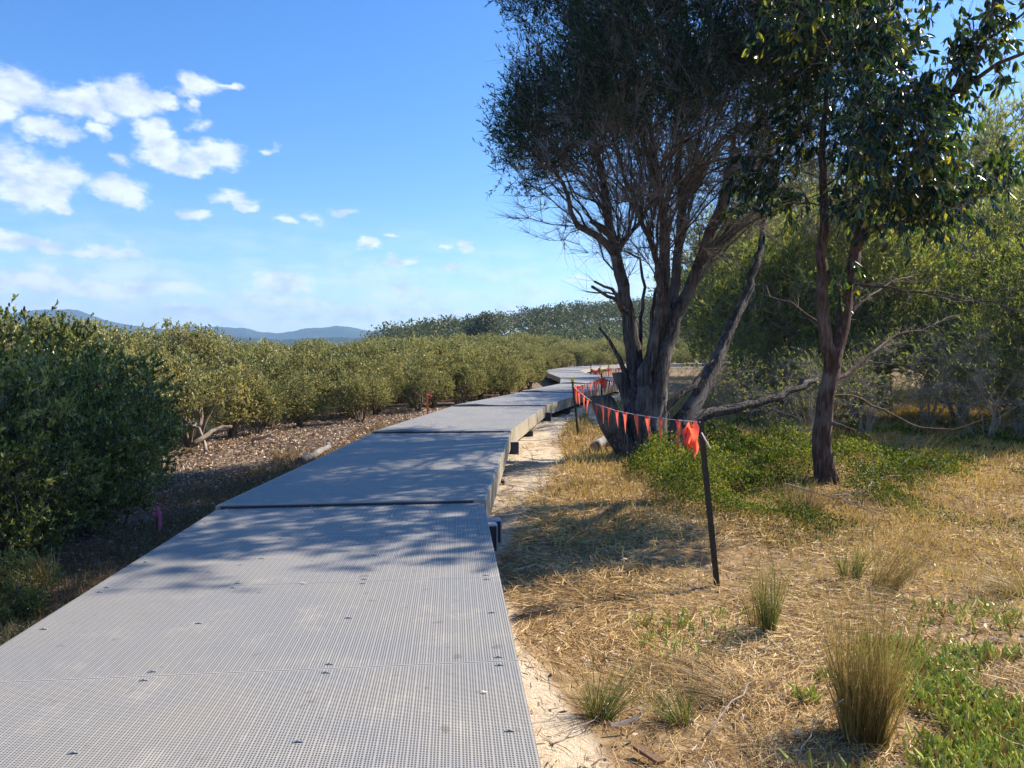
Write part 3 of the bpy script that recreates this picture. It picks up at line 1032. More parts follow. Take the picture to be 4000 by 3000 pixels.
cm = MB()
cm.box(-0.013, 0.013, -0.004, 0.004, 0.003, 0.005).box(-0.018, -0.012, -0.006, 0.006, 0.0, 0.004).box(0.012, 0.018, -0.006, 0.006, 0.0, 0.004)
cm.tube([(0, 0, 0.004), (0, 0, 0.009)], 0.005, 8)
CLIP = cm.mesh('clip')
CLIP.materials.append(MATS['clip_steel'])
build_boardwalk()

# ------------------------------------------------------------------ trees
ALLTREE = []


def img_path(pts):
    return np.array([P(a, b, d) for a, b, d in pts])


def tea_tree():
    base = G(2510, 1785, -0.42)
    root = tag(empty('tea_tree', base), 'big many-stemmed dark tea tree with shaggy bark and cut limbs, overhanging the boardwalk', 'tree')
    S = Skeleton(60000)
    D = base[1]
    k = D / F
    def st(pts, wpx, par=-1, okz=1.2, wob=.018):
        return S.stem(img_path([(a, b, D + c) for a, b, c in pts]), [w * k / 2 for w in wpx], par, 0.16, wob, okz)
    # low boles
    st([(2490, 1800, 0), (2488, 1700, -.05), (2488, 1560, .1), (2482, 1440, .3), (2466, 1320, .35), (2446, 1197, .35), (2425, 1080, .3), (2397, 949, .2), (2380, 880, .1), (2366, 790, 0), (2345, 650, -.2), (2310, 480, -.4)],
       [110, 96, 80, 66, 58, 50, 44, 38, 34, 28, 20, 13], okz=2.3)
    st([(2520, 1800, 0), (2526, 1700, 0), (2538, 1560, .1), (2562, 1400, .1), (2586, 1250, 0), (2598, 1147, -.1), (2597, 1000, -.2), (2590, 850, -.3), (2575, 725, -.4), (2550, 560, -.5), (2520, 380, -.6)],
       [120, 100, 86, 66, 48, 40, 36, 31, 25, 19, 13], okz=2.3)
    st([(2560, 1790, .1), (2558, 1650, .2), (2566, 1500, .3), (2590, 1380, .4), (2620, 1230, .4), (2640, 1098, .4), (2652, 950, .5), (2664, 830, .6), (2650, 700, .8), (2660, 540, 1.0)],
       [96, 90, 74, 62, 50, 38, 33, 27, 20, 14], okz=2.3)
    st([(2540, 1790, -.15), (2548, 1600, -.15), (2575, 1450, -.1), (2605, 1330, 0), (2650, 1210, 0), (2700, 1110, 0), (2748, 974, -.1), (2790, 860, -.2), (2825, 770, -.4), (2850, 640, -.6), (2880, 480, -.8)],
       [100, 84, 72, 60, 52, 44, 37, 31, 26, 18, 12], okz=2.3)
    a = S.nearest(P(2700, 1110, D))
    st([(2700, 1110, 0), (2768, 1000, .4), (2845, 924, .8), (2925, 850, 1.2), (2990, 740, 1.6)], [44, 38, 32, 26, 18], a, 2.5)
    st([(2500, 1800, -.3), (2505, 1650, -.3), (2520, 1500, -.25), (2548, 1380, -.2), (2572, 1270, -.25), (2578, 1150, -.4), (2560, 1000, -.7), (2500, 850, -1.1), (2440, 700, -1.4)], [80, 66, 52, 40, 30, 22, 19, 15, 10], okz=2.3)
    # leaning trunk on the right
    st([(2600, 1790, .25), (2640, 1700, .3), (2714, 1570, .6), (2768, 1478, .9), (2815, 1371, 1.2), (2870, 1247, 1.5), (2920, 1147, 1.8), (2960, 1000, 2.1), (2990, 850, 2.4)], [90, 78, 64, 58, 50, 42, 36, 28, 20], okz=1.8)
    st([(2640, 1700, .3), (2730, 1625, .5), (2822, 1603, .7), (2920, 1580, .9), (3010, 1556, 1.1), (3110, 1520, 1.4), (3200, 1480, 1.8)], [60, 46, 38, 34, 30, 26, 20], okz=9)
    st([(2590, 1600, .3), (2650, 1545, .4), (2710, 1506, .6), (2760, 1450, .9), (2850, 1420, 1.3)], [40, 28, 24, 20, 12], okz=9)
    # limbs forking off the left stem
    a = S.nearest(P(2392, 978, D + .2))
    st([(2392, 978, 0), (2320, 915, -.1), (2258, 884, -.2), (2232, 830, -.3), (2222, 770, -.4), (2180, 690, -.6), (2120, 600, -.8)], [30, 24, 20, 18, 15, 12, 9], a, 2.0)
    a = S.nearest(P(2425, 1000, D + .3))
    st([(2425, 1000, 0), (2455, 920, .2), (2497, 874, .4), (2540, 800, .6), (2600, 730, .7)], [22, 18, 16, 13, 10], a, 2.0)
    a = S.nearest(P(2388, 914, D + .2))
    st([(2388, 914, 0), (2350, 885, -.15), (2308, 864, -.3)], [26, 22, 17], a, 9)
    a = S.nearest(P(2445, 1230, D + .35))
    st([(2445, 1230, 0), (2400, 1165, -.2), (2350, 1140, -.4), (2312, 1120, -.5)], [18, 15, 12, 10], a, 9)
    st([(2440, 1200, 0), (2390, 1130, -.1), (2322, 1098, -.25)], [16, 12, 9], a, 9)
    a = S.nearest(P(2440, 1150, D + .35))
    st([(2440, 1150, 0), (2370, 1142, -.1), (2290, 1140, -.2)], [9, 7, 5], a, 9)
    # thin stems between
    st([(2500, 1500, .4), (2500, 1380, .5), (2502, 1240, .6), (2520, 1120, .6), (2500, 1010, .5), (2450, 985, .4)], [26, 20, 16, 13, 10, 6], okz=9)
    st([(2530, 1500, .5), (2545, 1300, .6), (2560, 1150, .6), (2575, 1060, .6)], [24, 20, 16, 12], okz=9)
    st([(2450, 1500, .2), (2420, 1400, .3), (2380, 1330, .3), (2340, 1280, .3)], [26, 18, 14, 9], okz=9)
    # foliage targets: a wide umbrella, high in the middle and low at its rim
    cx, cyy = 2.90, D + 0.1
    g = np.random.default_rng(21)
    tg = []
    while len(tg) < 1300:
        c = g.uniform(-1, 1, (4000, 2))
        c = c[(c ** 2).sum(1) < 1]
        rho = np.sqrt((c ** 2).sum(1))
        x = cx + c[:, 0] * 3.05; y = cyy + c[:, 1] * 2.9
        zl = 5.75 - 1.6 * rho ** 2 + np.clip(x - 3.2, 0, 3) * 0.1
        zt = 10.0 - 2.2 * rho ** 3
        z = zl + (zt - zl) * g.uniform(0, 1, len(x)) ** 1.15
        p = np.stack([x, y, z], 1)
        keep = (lobe_noise(p, 8, 1.25, 2) > -0.45) & ((x > -0.15) | (z < 8.7))
        tg += list(p[keep & (p[:, 0] > -.22)])
    tg = np.array(tg[:1300])
    # first the long ascending limbs that fan out under the crown
    stems_n = S.n
    for q_ in range(110):
        th_ = q_ * 2.39996 + g.uniform(-.2, .2); rho_ = math.sqrt((q_ + 6) / 116)
        ex, ey = cx + math.cos(th_) * rho_ * 2.85, cyy + math.sin(th_) * rho_ * 2.7
        ez = 5.55 - 1.55 * rho_ ** 2 + g.uniform(-.2, .9)
        if ex < -.15: ez = max(ez, 4.4)
        pn = S.p[:stems_n]
        ok_ = (pn[:, 2] > 2.3) & (pn[:, 2] < 5.0) & S.ok[:stems_n]
        want = np.array([cx - .35 + (ex - cx) * .38, cyy + (ey - cyy) * .38])
        cst = np.linalg.norm(pn[:, :2] - want, axis=1) + np.abs(pn[:, 2] - (2.7 + 1.7 * g.uniform())) * .45 + np.where(ok_, 0, 99)
        i_ = int(np.argmin(cst)); a_ = S.p[i_].copy(); e_ = np.array([ex, ey, ez]); L_ = np.linalg.norm(e_ - a_)
        c_ = a_ + nrm(S.d[i_] * .7 + nrm(e_ - a_) * .8) * L_ * .5
        pts_ = [a_ * (1 - f) ** 2 + c_ * 2 * f * (1 - f) + e_ * f * f + g.normal(size=3) * .035 * (0 < f < 1) for f in np.linspace(0, 1, 7)]
        r0_ = g.uniform(.013, .024)
        S.stem(pts_, list(np.linspace(r0_, .008, 7)), i_, .16, .014, -9)
    order = np.argsort(np.linalg.norm(tg - P(2560, 1100, D), axis=1) + g.uniform(0, 0.8, len(tg)))
    tg = tg[order]
    S.grow(tg, 0.22, 0.5, 1.4, 0.03, 0.5)
    # bare lower twigs fanning at the rim
    c = g.uniform(0, 6.28, 620); rr = g.uniform(0.15, 1.02, 620) * 2.75
    bare = np.stack([cx - .2 + np.cos(c) * rr, cyy + np.sin(c) * rr, 3.1 + (rr / 2.6) * 0.8 + g.uniform(-.5, 2.2, 620)], 1)
    S.grow(bare, 0.2, 0.6, 1.5, 0.035, 0.4)
    r = S.radii(0.0042, 2.6)
    mb = MB()
    S.mesh_tubes(mb, r, 0.16)
    # flared, fluted foot
    mb.tube(np.array([G(2512, 1800, -0.60), G(2514, 1770, -0.40) * [1, 1, 0] + [0, 0, -.30], P(2516, 1690, D), P(2520, 1600, D + .05)]), [0.46, 0.37, 0.30, 0.22], 26, 0.18, False)
    tr = mb.build('trunk', 'tea_tree_bark', root)
    tr.location = -base
    # cut limbs, each with a sawn face
    def cut(pts, w, face):
        m = MB()
        pp = img_path([(a_, b_, D + c_) for a_, b_, c_ in pts])
        # densify
        q = [pp[0]]
        for i in range(len(pp) - 1):
            for f in np.linspace(0, 1, 5)[1:]:
                q.append(pp[i] + (pp[i + 1] - pp[i]) * f)
        rad = np.interp(np.linspace(0, 1, len(q)), np.linspace(0, 1, len(w)), np.array(w) * k / 2)
        V, Q, T = tube_geo(np.array(q), rad, 20, 0.10, False)
        # level the sawn end
        V[-20:, 2] = q[-1][2] + (V[-20:, 2] - q[-1][2]) * 0.15
        m.add(V, Q)
        o = m.build('cut_limb', 'tea_tree_bark', root, True); o.location = -base
        fm = MB(); e = V[-20:]; c0 = e.mean(0) + [0, 0, .004]
        fm.add(np.concatenate([e + [0, 0, .003], [c0]]), None, [(i, (i + 1) % 20, 20) for i in range(20)])
        f = fm.build('sawn_face', face, o)
    cut([(2500, 1800, -.1), (2448, 1740, -.15), (2395, 1660, -.2), (2345, 1548, -.25)], [110, 100, 96, 84], 'tea_tree_bark')
    cut([(2490, 1640, 0), (2462, 1570, .15), (2440, 1510, .2), (2412, 1455, .25)], [70, 60, 54, 50], 'cut_wood')
    # leaves
    out = nrm(tg - np.array([cx, cyy, 4.2]))
    V, Q, rd, tv, tq = foliage(tg, out, 15, (.22, .55), 15, (.06, .115), (.012, .021), (.55, .35, .6), (.9, .25, .5), seed=4, clump_r=.15, twig_r=.003)
    fo = leaf_obj('foliage', 'tea_tree_leaf', [(V, Q, rd)], root); fo.location = -base
    # fine twigs all along the thin branches
    idx = np.where((r[:S.n] < 0.022) & (S.p[:S.n, 2] > 2.2) & ((S.p[:S.n, 2] < 6.4) | (g.uniform(size=S.n) < .25)))[0]
    idx = g.choice(idx, 20000)
    p0 = S.p[idx]
    d = nrm(S.d[idx] * 1.1 + g.normal(size=(len(idx), 3)) * 0.38 + [0, 0, .25])
    L = g.uniform(.2, .7, len(idx))[:, None]
    p2 = p0 + d * L; p1 = p0 + d * L * .5 + g.normal(size=p0.shape) * .02
    h_ = 8000
    v2, q2 = twig_geo(p0[:h_], p1[:h_], p2[:h_], np.full(h_, .0035))
    v3, q3 = spur_geo(p0[h_:], p2[h_:], np.full(len(idx) - h_, .0035))
    tm = MB().add(v2, q2).add(v3, None, q3).add(tv, None, tq)
    tw = tm.build('twigs', 'twig_bark', root); tw.location = -base
    # a few stray leaves along the bare twigs
    j = g.choice(len(p2), 2600)
    Vl, Ql, kk = leaf_geo(p2[j] + g.normal(size=(2600, 3)) * .03, nrm(d[j] + g.normal(size=(2600, 3)) * .5), nrm(g.normal(size=(2600, 3))), g.uniform(.03, .06, 2600), g.uniform(.006, .010, 2600))
    so = leaf_obj('sparse_leaves', 'tea_tree_leaf', [(Vl, Ql, np.repeat(g.uniform(.5, 1, 2600), kk))], root); so.location = -base
    # shaggy bark strips hanging off the boles
    idx = np.where((r[:S.n] > 0.06) & (S.p[:S.n, 2] < 4.2))[0]
    m = 1500
    i = g.choice(idx, m)
    th = g.uniform(0, 6.28, m)
    dr = np.stack([np.cos(th), np.sin(th), np.zeros(m)], 1)
    p = S.p[i] + dr * (r[i] * 1.0)[:, None] + np.array([0, 0, 1.]) * g.uniform(-.1, .1, (m, 1))
    ax = nrm(S.d[i] * g.choice([-1, 1], (m, 1)) + dr * .22 + g.normal(size=(m, 3)) * .10)
    Vb, Qb, kb = leaf_geo(p, ax, dr, g.uniform(.06, .24, m), g.uniform(.008, .022, m), 'blade', .05)
    bo = obj('bark_strips', mesh_from('bark_strips', Vb, Qb), 'tea_tree_bark', root); bo.location = -base
    return S, r


TS, TR = tea_tree()


def gum_tree():
    base = G(3232, 1885, -0.40)
    root = tag(empty('gum_tree', base), 'rough-barked forked gum tree with drooping broad leaves, standing right of the tea tree', 'tree')
    D = base[1]; k = D / F
    S = Skeleton(40000)
    def st(pts, w, par=-1, okz=2.2, wob=.012):
        return S.stem(img_path([(a, b, D + c) for a, b, c in pts]), [x * k / 2 for x in w], par, 0.15, wob, okz)
    st([(3228, 1905, 0), (3218, 1820, 0), (3212, 1700, 0), (3222, 1600, 0), (3238, 1500, 0), (3250, 1440, 0), (3242, 1380, 0), (3222, 1297, -.05), (3210, 1147, -.1), (3205, 998, -.1), (3224, 849, -.1), (3218, 750, 0), (3212, 560, .1), (3228, 380, .15), (3240, 180, .2), (3225, -60, .3)],
       [96, 78, 70, 67, 64, 62, 54, 47, 46, 42, 36, 30, 24, 18, 13, 8])
    a = S.nearest(P(3250, 1440, D))
    st([(3250, 1440, 0), (3270, 1350, .05), (3288, 1272, .1), (3305, 1147, .15), (3335, 1023, .2), (3348, 924, .3), (3352, 800, .35), (3340, 640, .4), (3370, 450, .45), (3400, 220, .5), (3420, 0, .5)],
       [66, 60, 54, 50, 44, 38, 30, 24, 18, 13, 9], a)
    a = S.nearest(P(3345, 960, D + .25))
    st([(3345, 960, 0), (3397, 905, -.2), (3470, 880, -.4), (3546, 864, -.6), (3640, 835, -.8), (3695, 809, -.9), (3800, 780, -1.1), (3894, 740, -1.2)], [28, 24, 20, 17, 15, 13, 10, 8], a)
    st([(3345, 940, 0), (3450, 790, -.3), (3560, 620, -.6), (3670, 447, -.9), (3720, 360, -1), (3795, 268, -1.1), (3840, 160, -1.2), (3880, 40, -1.3), (3885, -120, -1.3)], [32, 28, 26, 26, 23, 20, 16, 12, 9], a)
    a2 = S.nearest(P(3745, 348, D - 1.05))
    st([(3700, 400, 0), (3760, 350, -1.1), (3895, 248, -1.3), (3994, 209, -1.5), (4100, 150, -1.6)], [20, 17, 14, 12, 9], S.nearest(P(3700, 390, D - .95)))
    st([(3840, 165, 0), (3900, 130, -1.3), (3990, 60, -1.5), (4080, -40, -1.6)], [12, 10, 8, 7], S.nearest(P(3840, 165, D - 1.2)))
    a = S.nearest(P(3222, 1297, D))
    st([(3215, 1350, 0), (3150, 1230, .4), (3090, 1180, .7), (3010, 1160, 1.0)], [16, 12, 9, 6], a, 9)
    a = S.nearest(P(3285, 1290, D))
    st([(3300, 1230, 0), (3360, 1180, .3), (3440, 1130, .7), (3500, 1090, 1.0), (3560, 1080, 1.2)], [14, 11, 8, 6, 4], a, 9)
    st([(3325, 1080, 0), (3440, 1120, -.6), (3560, 1140, -1.0), (3700, 1160, -1.4), (3880, 1180, -1.8), (3990, 1220, -2)], [12, 9, 8, 6, 5, 4], S.nearest(P(3325, 1080, D)), 9)
    # rising dead branches low on the right
    st([(3255, 1480, 0), (3330, 1440, .3), (3420, 1370, .6), (3500, 1310, .9), (3600, 1290, 1.2), (3700, 1240, 1.5)], [20, 16, 12, 9, 6, 4], S.nearest(P(3245, 1470, D)), 9)
    st([(3240, 1560, 0), (3330, 1545, .2), (3450, 1600, .3), (3600, 1670, .4), (3720, 1680, .5), (3840, 1640, .6)], [10, 10, 12, 10, 7, 4], S.nearest(P(3240, 1560, D)), 9)
    st([(3230, 1650, 0), (3290, 1665, -.2), (3340, 1682, -.3)], [16, 13, 9], S.nearest(P(3230, 1650, D)), 9)
    g = np.random.default_rng(33)
    def fr(n, poly, d0, d1):
        out = []
        while len(out) < n:
            a_ = g.uniform(poly[0], poly[1]); b_ = g.uniform(poly[2], poly[3])
            out.append(P(a_, b_, g.uniform(d0, d1)))
        return out
    tg = []
    tg += fr(110, (2960, 3560, -520, 60), D - 2.0, D + 1.6)
    tg += fr(90, (2990, 3600, 20, 260), D - 1.8, D + 1.5)
    tg += fr(26, (2920, 3150, 330, 620), D - 1.0, D + .8)
    tg += fr(75, (3330, 3700, 330, 600), D - 1.9, D + .4)
    tg += fr(60, (3290, 3680, 560, 800), D - 1.6, D + .5)
    tg += fr(28, (3600, 3920, 540, 860), D - 2.0, D - .4)
    tg += fr(18, (3700, 3890, 0, 330), D - 1.6, D - .6)
    tg += fr(20, (2880, 3120, 640, 800), D - .4, D + .6)
    tg += fr(14, (3690, 4150, 880, 960), D - 1.6, D - .8)[:8]
    tg += fr(60, (2950, 4000, -900, -400), D - 2.0, D + 1.6)
    tg += fr(16, (3940, 4300, -600, -60), D - 2.4, D - .8)
    tg = np.array(tg)
    tg = tg[(g.uniform(size=len(tg)) < .92) & ((lobe_noise(tg, 41, 2.2, 2) > -.6))]
    tg = tg[np.argsort(np.linalg.norm(tg - P(3300, 900, D), axis=1))]
    S.grow(tg, 0.2, 0.5, 1.2, 0.03, 0.2)
    extra = np.array([P(3300, 1020, D), P(3310, 1060, D - .1)])
    r = S.radii(0.0035, 2.3)
    mb = MB(); S.mesh_tubes(mb, r, 0.12)
    mb.tube(np.array([G(3235, 1930, -0.62), G(3232, 1890, -0.40), P(3222, 1830, D), P(3216, 1770, D)]), [0.20, 0.165, 0.135, 0.125], 20, 0.12, False)
    o = mb.build('trunk', 'gum_bark', root); o.location = -base
    tgx = np.concatenate([tg, extra])
    outd = nrm(tgx - np.array([P(3300, 700, D)]))
    V, Q, rd, tv, tq = foliage(tgx, outd, 5, (.15, .42), 8, (.09, .17), (.034, .060), (.5, .1, .6), (.3, -.35, .42), droop=.55, shape='oval', bend=-.06, seed=9, clump_r=.10, twig_r=.0025)
    o = leaf_obj('foliage', 'gum_leaf', [(V, Q, rd)], root); o.location = -base
    idx = np.where((r[:S.n] < 0.03) & (S.p[:S.n, 2] > 0.8))[0]
    idx = g.choice(idx, 2600)
    p0 = S.p[idx]
    d = nrm(S.d[idx] * 0.7 + g.normal(size=(len(idx), 3)) * 0.6)
    L = g.uniform(.12, .45, len(idx))[:, None]
    p2 = p0 + d * L; p1 = p0 + d * L * .5 + g.normal(size=p0.shape) * .025
    v2, q2 = twig_geo(p0, p1, p2, np.full(len(idx), .0032))
    tw = MB().add(v2, q2).add(tv, None, tq).build('twigs', 'dead_twig', root); tw.location = -base


gum_tree()


def bush_tree(seed, H, Rr, n_t, ns, nl, ll, lw, zlow=0.25, stems=4, mat='thicket_leaf', bark_m='twig_bark', leafmix=(.8, .3, .5), mix=(.6, .5, .6), shape='lance', slen=(.2, .45), twigs=1500, lob=-0.3, tip=0.005, bend=0.0, squash=1.0, twig_mat=None, power=0.5, rs=1.0):
    """a tree of its own kind standing at the origin; returns (trunk mesh, foliage mesh, twig mesh)"""
    g = np.random.default_rng(seed)
    S = Skeleton(30000)
    for s in range(stems):
        th = g.uniform(0, 6.28); sp = g.uniform(.15, .5) * Rr
        top = np.array([math.cos(th) * sp, math.sin(th) * sp, H * g.uniform(.45, .62)])
        mid = top * [.35, .35, .45] + g.normal(size=3) * .06 * H * [1, 1, .2]
        b0 = np.array([math.cos(th), math.sin(th), 0]) * .05 * Rr + [0, 0, -.12]
        r0 = (0.014 * H * g.uniform(.8, 1.5) + .006) * rs
        S.stem([b0, mid * .5 + b0 * .5, mid, top], [r0 * 1.3, r0, r0 * .8, r0 * .4], -1, H * .06, .008 * H, H * .12)
    tg = []
    while len(tg) < n_t:
        c = nrm(g.normal(size=(1500, 3))) * (g.uniform(0, 1, (1500, 1)) ** power)
        z = zlow * H + (c[:, 2] * .5 + .5) * (1 - zlow) * H
        p = np.stack([c[:, 0] * Rr, c[:, 1] * Rr * squash, z], 1)
        tg += list(p[lobe_noise(p, seed + 5, 2.6 / Rr, 2) > lob])
    tg = np.array(tg[:n_t])
    tg = tg[np.argsort(np.linalg.norm(tg, axis=1))]
    S.grow(tg, H * .08, 0.5, 1.1, .01 * H, .3)
    r = S.radii(tip, 2.3)
    mb = MB(); S.mesh_tubes(mb, r, .08)
    out = nrm(tg - np.array([0, 0, H * .45]))
    V, Q, rd, tv, tq = foliage(tg, out, ns, slen, nl, ll, lw, mix, leafmix, seed=seed + 1, clump_r=.06 * Rr, shape=shape, bend=bend, twig_r=tip * .6)
    tm = mb.mesh('trunk'); tm.materials.append(MATS[bark_m])
    fm = mesh_from('foliage', V, Q, rnd=rd); fm.materials.append(MATS[mat])
    xm = None
    idx = g.choice(np.where(r[:S.n] < .03)[0], twigs)
    p0 = S.p[idx]
    d = nrm(S.d[idx] * .8 + g.normal(size=(len(idx), 3)) * .6)
    L = g.uniform(.04, .14, len(idx))[:, None] * H * .6
    v2, q2 = twig_geo(p0, p0 + d * L * .5 + g.normal(size=p0.shape) * .01 * H, p0 + d * L, np.full(len(idx), tip * .8))
    xm = MB().add(v2, q2).add(tv, None, tq).mesh('twigs'); xm.materials.append(MATS[twig_mat or bark_m])
    return tm, fm, xm


def make_tree(name, meshes, loc, rz=0.0, sc=1.0, label=None, cat='tree', group=None, scz=None):
    root = empty(name, loc, rz)
    root.scale = (sc, sc, scz or sc)
    tag(root, label, cat, group)
    for n, m in zip(('trunk', 'foliage', 'twigs'), meshes):
        if m is not None:
            obj(n, m, None, root)
    return root


# ---- mangroves
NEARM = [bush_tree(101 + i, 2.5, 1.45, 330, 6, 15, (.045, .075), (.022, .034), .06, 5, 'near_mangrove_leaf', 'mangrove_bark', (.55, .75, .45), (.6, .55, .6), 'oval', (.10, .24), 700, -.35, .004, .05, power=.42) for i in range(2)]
OPENM = bush_tree(251, 2.6, 1.5, 240, 5, 14, (.05, .085), (.026, .042), .46, 7, 'mangrove_leaf', 'mangrove_bark', (.45, .8, .45), (.5, .65, .6), 'lance', (.12, .28), 900, -.2, .005, .06, power=.45, rs=1.5)
MIDM = [bush_tree(201 + i, 2.6, 1.35, 300, 5, 14, (.05, .085), (.026, .042), .16, 6, 'mangrove_leaf', 'mangrove_bark', (.45, .8, .45), (.5, .65, .6), 'lance', (.12, .28), 900, -.05, .005, .06, power=.42) for i in range(4)]

MTOP = max(v.co.z for m_ in MIDM for v in m_[1].vertices)
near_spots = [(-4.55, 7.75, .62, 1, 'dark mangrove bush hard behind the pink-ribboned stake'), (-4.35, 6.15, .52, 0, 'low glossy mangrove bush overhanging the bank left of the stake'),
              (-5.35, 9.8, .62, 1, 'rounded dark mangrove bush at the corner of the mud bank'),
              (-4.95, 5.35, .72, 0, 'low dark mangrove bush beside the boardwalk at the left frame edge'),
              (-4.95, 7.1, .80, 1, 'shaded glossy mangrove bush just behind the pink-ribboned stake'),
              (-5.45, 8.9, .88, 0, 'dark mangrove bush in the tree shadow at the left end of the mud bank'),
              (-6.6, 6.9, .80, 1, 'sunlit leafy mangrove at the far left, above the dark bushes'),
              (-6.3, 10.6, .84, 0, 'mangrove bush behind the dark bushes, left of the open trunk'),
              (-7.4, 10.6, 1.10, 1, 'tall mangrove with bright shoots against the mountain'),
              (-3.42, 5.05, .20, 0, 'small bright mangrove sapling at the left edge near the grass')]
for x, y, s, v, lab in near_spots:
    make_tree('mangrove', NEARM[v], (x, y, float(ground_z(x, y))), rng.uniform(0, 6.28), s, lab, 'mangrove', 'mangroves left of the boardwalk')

front = np.array([(-7.2, 12.8), (-7.4, 15.2), (-6.9, 17.6), (-5.6, 20), (-4.3, 22.2), (-3.1, 25.0), (-1.9, 28.3), (-0.4, 32), (0.5, 37), (0.9, 44), (0.6, 52), (2.0, 62), (5.5, 75), (11, 88), (22, 98), (40, 108)])
seg = np.linalg.norm(np.diff(front, axis=0), axis=1); cum = np.concatenate([[0], np.cumsum(seg)])
count = 0
fcount = [0]
s = 0.0
rows = 7
for row in range(rows):
    s = rng.uniform(0, 1.0)
    while s < cum[-1]:
        x = np.interp(s, cum, front[:, 0]); y = np.interp(s, cum, front[:, 1])
        i = min(np.searchsorted(cum, s, 'right') - 1, len(seg) - 1)
        t = (front[i + 1] - front[i]) / seg[i]
        nv_ = np.array([-t[1], t[0]])
        off = [0, 1.5, 3.2, 5.4, 8.2, 12, 17][row]
        far = 1 + max(0, (y - 30)) * 0.012
        jit = rng.normal(size=2) * .3
        px, py_ = x + nv_[0] * off * far + jit[0], y + nv_[1] * off * far + jit[1]
        az_ = px / max(py_, 1)
        ytop = np.interp(CX + az_ * F, [-600, 0, 400, 700, 800, 900, 1100, 1250, 1500, 2000, 2300, 2600], [1195, 1205, 1222, 1240, 1274, 1310, 1326, 1306, 1300, 1288, 1298, 1310])
        gz_ = max(float(ground_z(px, py_)), -1.0) if y < 60 else -.6
        ztop = CAMZ + (HOR - ytop) / F * py_
        hgt = max(.7, (ztop - gz_) * ([.62, .80, .93, .98, 1.0, 1.0, 1.0][row]) * rng.uniform(.80, 1.05)) * 2.6 / MTOP
        if row == 0 and y < 18: hgt *= 1.3
        if -.46 < az_ < -.345 and 1 <= row <= 5 and rng.uniform() < .8:
            s += 1.6; continue
        if abs(px) / max(py_, 1) < 0.95 and count < 285:
            lab = None
            if row == 0 and y < 19:
                lab = ['open mangrove with bare crooked stems above the mud bank', 'spreading mangrove with dead pale branches at the mud bank edge', 'rounded yellow-green mangrove at the back of the mud bank', 'low leafy mangrove beyond the mud bank, left of the orange stake', 'low dense mangrove near the orange stake'][min(count, 4)] if count < 5 else None
            sc = hgt / 2.6
            z = float(ground_z(px, py_))
            z = max(z, -1.0) if y < 60 else -.6
            if lab is None:
                if y >= 45: lab2, grp2 = ('distant mangrove low behind the far bend of the boardwalk', 'mangroves behind the far bend') if az_ < .12 else ('distant mangrove past the turn, behind the tea tree stems', 'mangroves past the turn')
                elif row == 0: lab2, grp2 = ('front-row olive mangrove between the mud bank end and the far bend', 'front-row mangroves')
                elif az_ < -.44: lab2, grp2 = ('olive mangrove canopy against the mountains behind the near dark bushes', 'mangroves behind the near bushes')
                elif row >= 4: lab2, grp2 = ('back-row olive mangrove whose top meets the horizon left of the boardwalk', 'back-row mangroves')
                else: lab2, grp2 = ('mid-thicket olive mangrove left of the boardwalk, behind the front row', 'mid-thicket mangroves')
            else: lab2, grp2 = lab, 'mangroves of the mud bank'
            if row == 0: front_lab = ['behind the driftwood end of the mud bank', 'just left of the orange stake', 'just right of the orange stake', 'level with the second boardwalk joint', 'where the thicket first touches the boardwalk', 'at the boardwalk third joint', 'before the hollow under the bend', 'in the hollow beside the bend', 'left of the far bend', 'at the far tip of the bend']
            if row == 0 and lab is None and fcount[0] < 10:
                lab2 = 'olive front-row mangrove ' + front_lab[fcount[0]]; fcount[0] += 1
            o = make_tree('mangrove', OPENM if (row == 0 and y < 17.5) else MIDM[int(rng.integers(0, 4))], (px, py_, z), rng.uniform(0, 6.28), sc * rng.uniform(1.02, 1.18), lab2, 'mangrove', grp2, sc)
            count += 1
        s += (1.45 + 0.25 * row) * (1 + max(0, y - 22) * .018) * rng.uniform(.8, 1.2)

